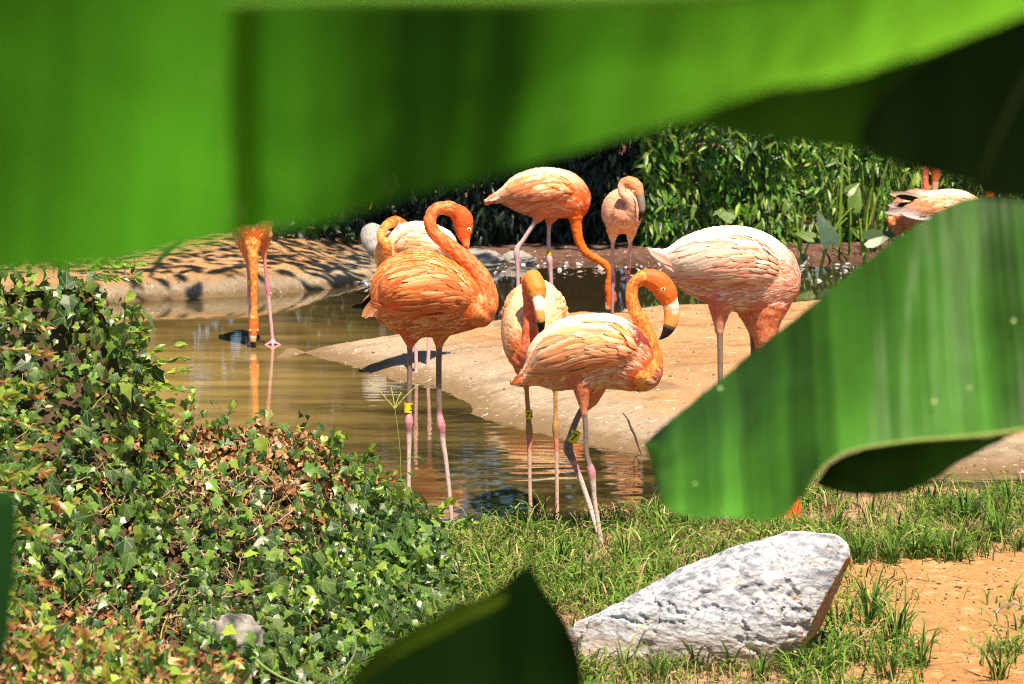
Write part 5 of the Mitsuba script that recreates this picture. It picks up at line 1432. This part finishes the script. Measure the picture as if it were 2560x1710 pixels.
# leaves behind it, upper right, shade also put into their darker greens
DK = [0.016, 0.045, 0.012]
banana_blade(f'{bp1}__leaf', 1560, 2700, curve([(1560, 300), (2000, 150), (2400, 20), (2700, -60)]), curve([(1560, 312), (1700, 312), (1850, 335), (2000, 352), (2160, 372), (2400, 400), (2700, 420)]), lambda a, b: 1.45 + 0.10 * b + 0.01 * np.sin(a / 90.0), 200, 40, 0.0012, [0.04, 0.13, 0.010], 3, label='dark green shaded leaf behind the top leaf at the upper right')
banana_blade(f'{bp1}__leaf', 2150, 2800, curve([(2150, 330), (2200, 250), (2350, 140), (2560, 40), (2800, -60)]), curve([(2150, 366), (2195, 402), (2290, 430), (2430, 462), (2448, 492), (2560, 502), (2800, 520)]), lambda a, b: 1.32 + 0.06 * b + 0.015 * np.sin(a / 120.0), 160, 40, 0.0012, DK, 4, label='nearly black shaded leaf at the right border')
edge_tube(f'{bp1}__midrib', [(2800, -40, 1.30), (2560, 210, 1.315), (2500, 330, 1.325), (2455, 440, 1.335)], 0.0030, 0.0012, [0.05, 0.10, 0.035])
# unseen canopy leaves added over the eye to shade the dark ones
for i, (x0, y0, z0, dx, dy, w) in enumerate([(-0.45, 1.32, 2.28, 1.5, 0.05, 0.20), (0.15, 1.02, 2.40, 0.9, -0.2, 0.16), (-0.75, 0.95, 2.30, 0.95, 0.15, 0.17)]):
    a, b = np.meshgrid(np.linspace(0, 1, 60), np.linspace(-1, 1, 24), indexing='ij')
    ww = w * np.sin(np.clip(a * 0.93 + 0.05, 0, 1) * np.pi) ** 0.5
    X = np.stack([x0 + dx * a - dy * b * ww, y0 + dy * a + dx * b * ww, z0 + 0.10 * np.sin(a * 2.4) - 0.25 * ww * np.abs(b)], -1).reshape(-1, 3)
    X[:, 2] += 0.003 * np.sin(a.ravel() * 260)
    add(f'{bp1}__leaf', X, grid_faces(60, 24), 'banana_material', lerp([0.05, 0.2, 0.012], [0.08, 0.3, 0.02], nz(X, 20, i)))
# pseudostem to the right of the view with stalks to its leaves
st = smoothline([[1.28, 1.45, -0.05], [1.25, 1.42, 0.8], [1.22, 1.38, 1.7]], 14)
X, F = tube(st, np.linspace(0.10, 0.06, 14), 16)
add(f'{bp1}__stem', X, F, 'dry_material', lerp([0.10, 0.16, 0.05], [0.26, 0.22, 0.10], nz(X, 12, 3)))
for e in ([0.30, 1.04, 1.95], [0.45, 1.40, 1.78], [1.0, 1.35, 2.28], [1.05, 0.85, 2.40]):
    q = smoothline([[1.22, 1.38, 1.65], [(1.22 + e[0]) / 2 + 0.1, (1.38 + e[1]) / 2, e[2] + 0.02], e], 12)
    X, F = tube(q, np.linspace(0.016, 0.006, 12), 8)
    add(f'{bp1}__stalk', X, F, 'grass_material', np.tile([0.16, 0.30, 0.06], (len(X), 1)))

# --- the big folded leaf on the right, its upper face in the sun
bp2 = thing('banana_plant', 'banana plant with one large folded sunlit leaf reaching in from the right border', 'plant')
top3 = curve([(1612, 1107), (1690, 1036), (1789, 960), (1909, 862), (2040, 753), (2180, 643), (2323, 545), (2440, 494), (2620, 510), (2900, 560)])
bot3 = curve([(1612, 1112), (1622, 1145), (1638, 1215), (1648, 1252), (1700, 1281), (1790, 1300), (1920, 1303), (1963, 1287), (2030, 1208), (2072, 1156), (2110, 1133), (2170, 1118), (2290, 1101), (2430, 1091), (2620, 1062), (2900, 1000)])
tip = lambda a: sstep(1612, 2050, a)      # noqa: E731
d3 = lambda a, b: 2.62 + 0.30 * (1 - b) * (1.0 - 0.5 * tip(a)) + 0.10 * (1 - tip(a)) + (0.012 * np.sin(a / 62.0 + b) + 0.0025 * np.sin(a / 23.0 + 2 * np.sin(a / 90.0))) * (0.4 + b * (1 - b) * 2)      # noqa: E731
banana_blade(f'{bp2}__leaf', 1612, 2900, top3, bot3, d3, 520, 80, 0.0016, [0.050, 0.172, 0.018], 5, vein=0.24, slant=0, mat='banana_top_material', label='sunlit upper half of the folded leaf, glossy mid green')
d3e = lambda u: float(d3(np.array(u), np.array(1.0)))      # noqa: E731
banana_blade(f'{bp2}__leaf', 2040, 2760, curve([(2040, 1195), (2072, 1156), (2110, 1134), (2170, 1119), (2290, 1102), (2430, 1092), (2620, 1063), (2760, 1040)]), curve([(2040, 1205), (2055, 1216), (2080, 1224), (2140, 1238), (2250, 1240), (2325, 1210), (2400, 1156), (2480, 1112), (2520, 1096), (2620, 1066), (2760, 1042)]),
             lambda a, b: 2.63 + 0.13 * b + 0.02 * np.sin(a / 62.0), 220, 30, 0.0014, [0.028, 0.095, 0.014], 6, label='shaded lower half of the folded leaf hanging under its rib')  # shade under the rib also put into a darker green
edge_tube(f'{bp2}__midrib', [(u, float(bot3(u)), d3e(u) - 0.006) for u in (2030, 2072, 2110, 2170, 2290, 2430, 2620, 2880)], 0.0013, 0.0028, [0.32, 0.44, 0.12])
st = smoothline([[1.02, 2.75, -0.05], [0.98, 2.75, 0.5], [0.93, 2.72, 1.15]], 12)
X, F = tube(st, np.linspace(0.09, 0.05, 12), 16)
add(f'{bp2}__stem', X, F, 'dry_material', lerp([0.10, 0.16, 0.05], [0.26, 0.22, 0.10], nz(X, 12, 5)))
q = smoothline([[0.93, 2.72, 1.10], [0.80, 2.66, 1.30], at(2880, float(bot3(2880)), d3e(2880)).tolist()], 12)
X, F = tube(q, np.linspace(0.018, 0.0045, 12), 8)
add(f'{bp2}__stalk', X, F, 'grass_material', np.tile([0.2, 0.34, 0.08], (len(X), 1)))

# --- the dark leaf at the bottom
bp3 = thing('banana_plant', 'banana plant with a dark shaded leaf rising at the bottom border', 'plant')
top4 = curve([(862, 1760), (885, 1690), (930, 1640), (1000, 1590), (1080, 1550), (1160, 1515), (1250, 1470), (1322, 1420), (1345, 1452), (1390, 1512), (1430, 1572), (1456, 1640), (1468, 1720), (1474, 1800)])
d4 = lambda a, b: 1.75 - 0.10 * b + 0.012 * np.sin(a / 80.0)      # noqa: E731
banana_blade(f'{bp3}__leaf', 866, 1472, top4, curve([(860, 2050), (1480, 2050)]), d4, 220, 60, 0.0012, [0.030, 0.10, 0.016], 7, label='dark green shaded blade at the bottom border')
rim = curve([(880, 1690), (930, 1662), (1000, 1622), (1080, 1580), (1150, 1552), (1215, 1530), (1275, 1510)])
banana_blade(f'{bp3}__leaf_edge', 880, 1272, curve([(880, 1690), (930, 1640), (1000, 1588), (1080, 1548), (1160, 1510), (1230, 1490), (1272, 1488)]), curve([(880, 1712), (930, 1675), (1000, 1632), (1080, 1596), (1160, 1560), (1230, 1535), (1272, 1512)]), lambda a, b: 1.70 - 0.045 * b, 120, 14, 0.0006, [0.22, 0.42, 0.03], 8, label='rolled leaf edge coloured bright as if in the sun')  # sun on the rolled edge is put into this bright green
X, F = tube(smoothline([[0.0, 1.45, -0.05], [0.0, 1.5, 0.5], [0.0, 1.60, 1.16]], 12), np.linspace(0.06, 0.012, 12), 12)
add(f'{bp3}__stem', X, F, 'dry_material', lerp([0.10, 0.16, 0.05], [0.26, 0.22, 0.10], nz(X, 12, 6)))
# --- the leaf edge at the left border
bp4 = thing('banana_plant', 'banana plant of which only a dark narrow leaf edge shows at the left border', 'plant')
a, b = np.meshgrid(np.linspace(0, 1, 60), np.linspace(0, 1, 16), indexing='ij')
right = np.interp(a, [0, 0.06, 0.4, 0.75, 1], [20, 40, 34, 14, -30])
X = at(-190 + (right + 190) * b, 1225 + 520 * a + 25 * (1 - b), 2.1 + 0.06 * b).reshape(-1, 3)
add(f'{bp4}__leaf', X, grid_faces(60, 16), 'banana_material', np.tile([0.02, 0.085, 0.02], (len(X), 1)))
X, F = tube(smoothline([[-0.62, 2.0, -0.05], [-0.60, 2.05, 0.6], [-0.435, 2.1, 1.19]], 12), np.linspace(0.06, 0.012, 12), 12)
add(f'{bp4}__stem', X, F, 'dry_material', lerp([0.10, 0.16, 0.05], [0.26, 0.22, 0.10], nz(X, 12, 7)))

# pale dots added on the leaves for blurred glints of light
rng = np.random.default_rng(80)
ball = trimesh.creation.icosphere(1)
for holder, us_, dd in ((f'{bp1}__leaf_001', [(1405, 282), (972, 460), (1730, 120)], lambda u, v: float(d1(np.array(u), np.array(v / float(bot1(u))))) + 0.004), (f'{bp1}__leaf', [(592, 528), (523, 196)], lambda u, v: float(d1(np.array(u), np.array(v / float(bot1(u))))) - 0.008),
                    (f'{bp2}__leaf', [(2424, 970), (2534, 803), (2335, 1005), (1800, 972), (1738, 1210)], lambda u, v: float(d3(np.array(u), np.array((v - float(top3(u))) / (float(bot3(u)) - float(top3(u)))))) - 0.012)):
    for u, v in us_:
        c = at(u, v, dd(u, v))
        add(f'{holder}__glint_dot', np.array(ball.vertices) * rng.uniform(0.8, 1.3) * (0.0010 if c[1] < 2 else 0.0019) * [1, 0.35, 1] + c, ball.faces, 'dry_material', np.tile([0.42, 0.60, 0.26], (len(ball.vertices), 1)))
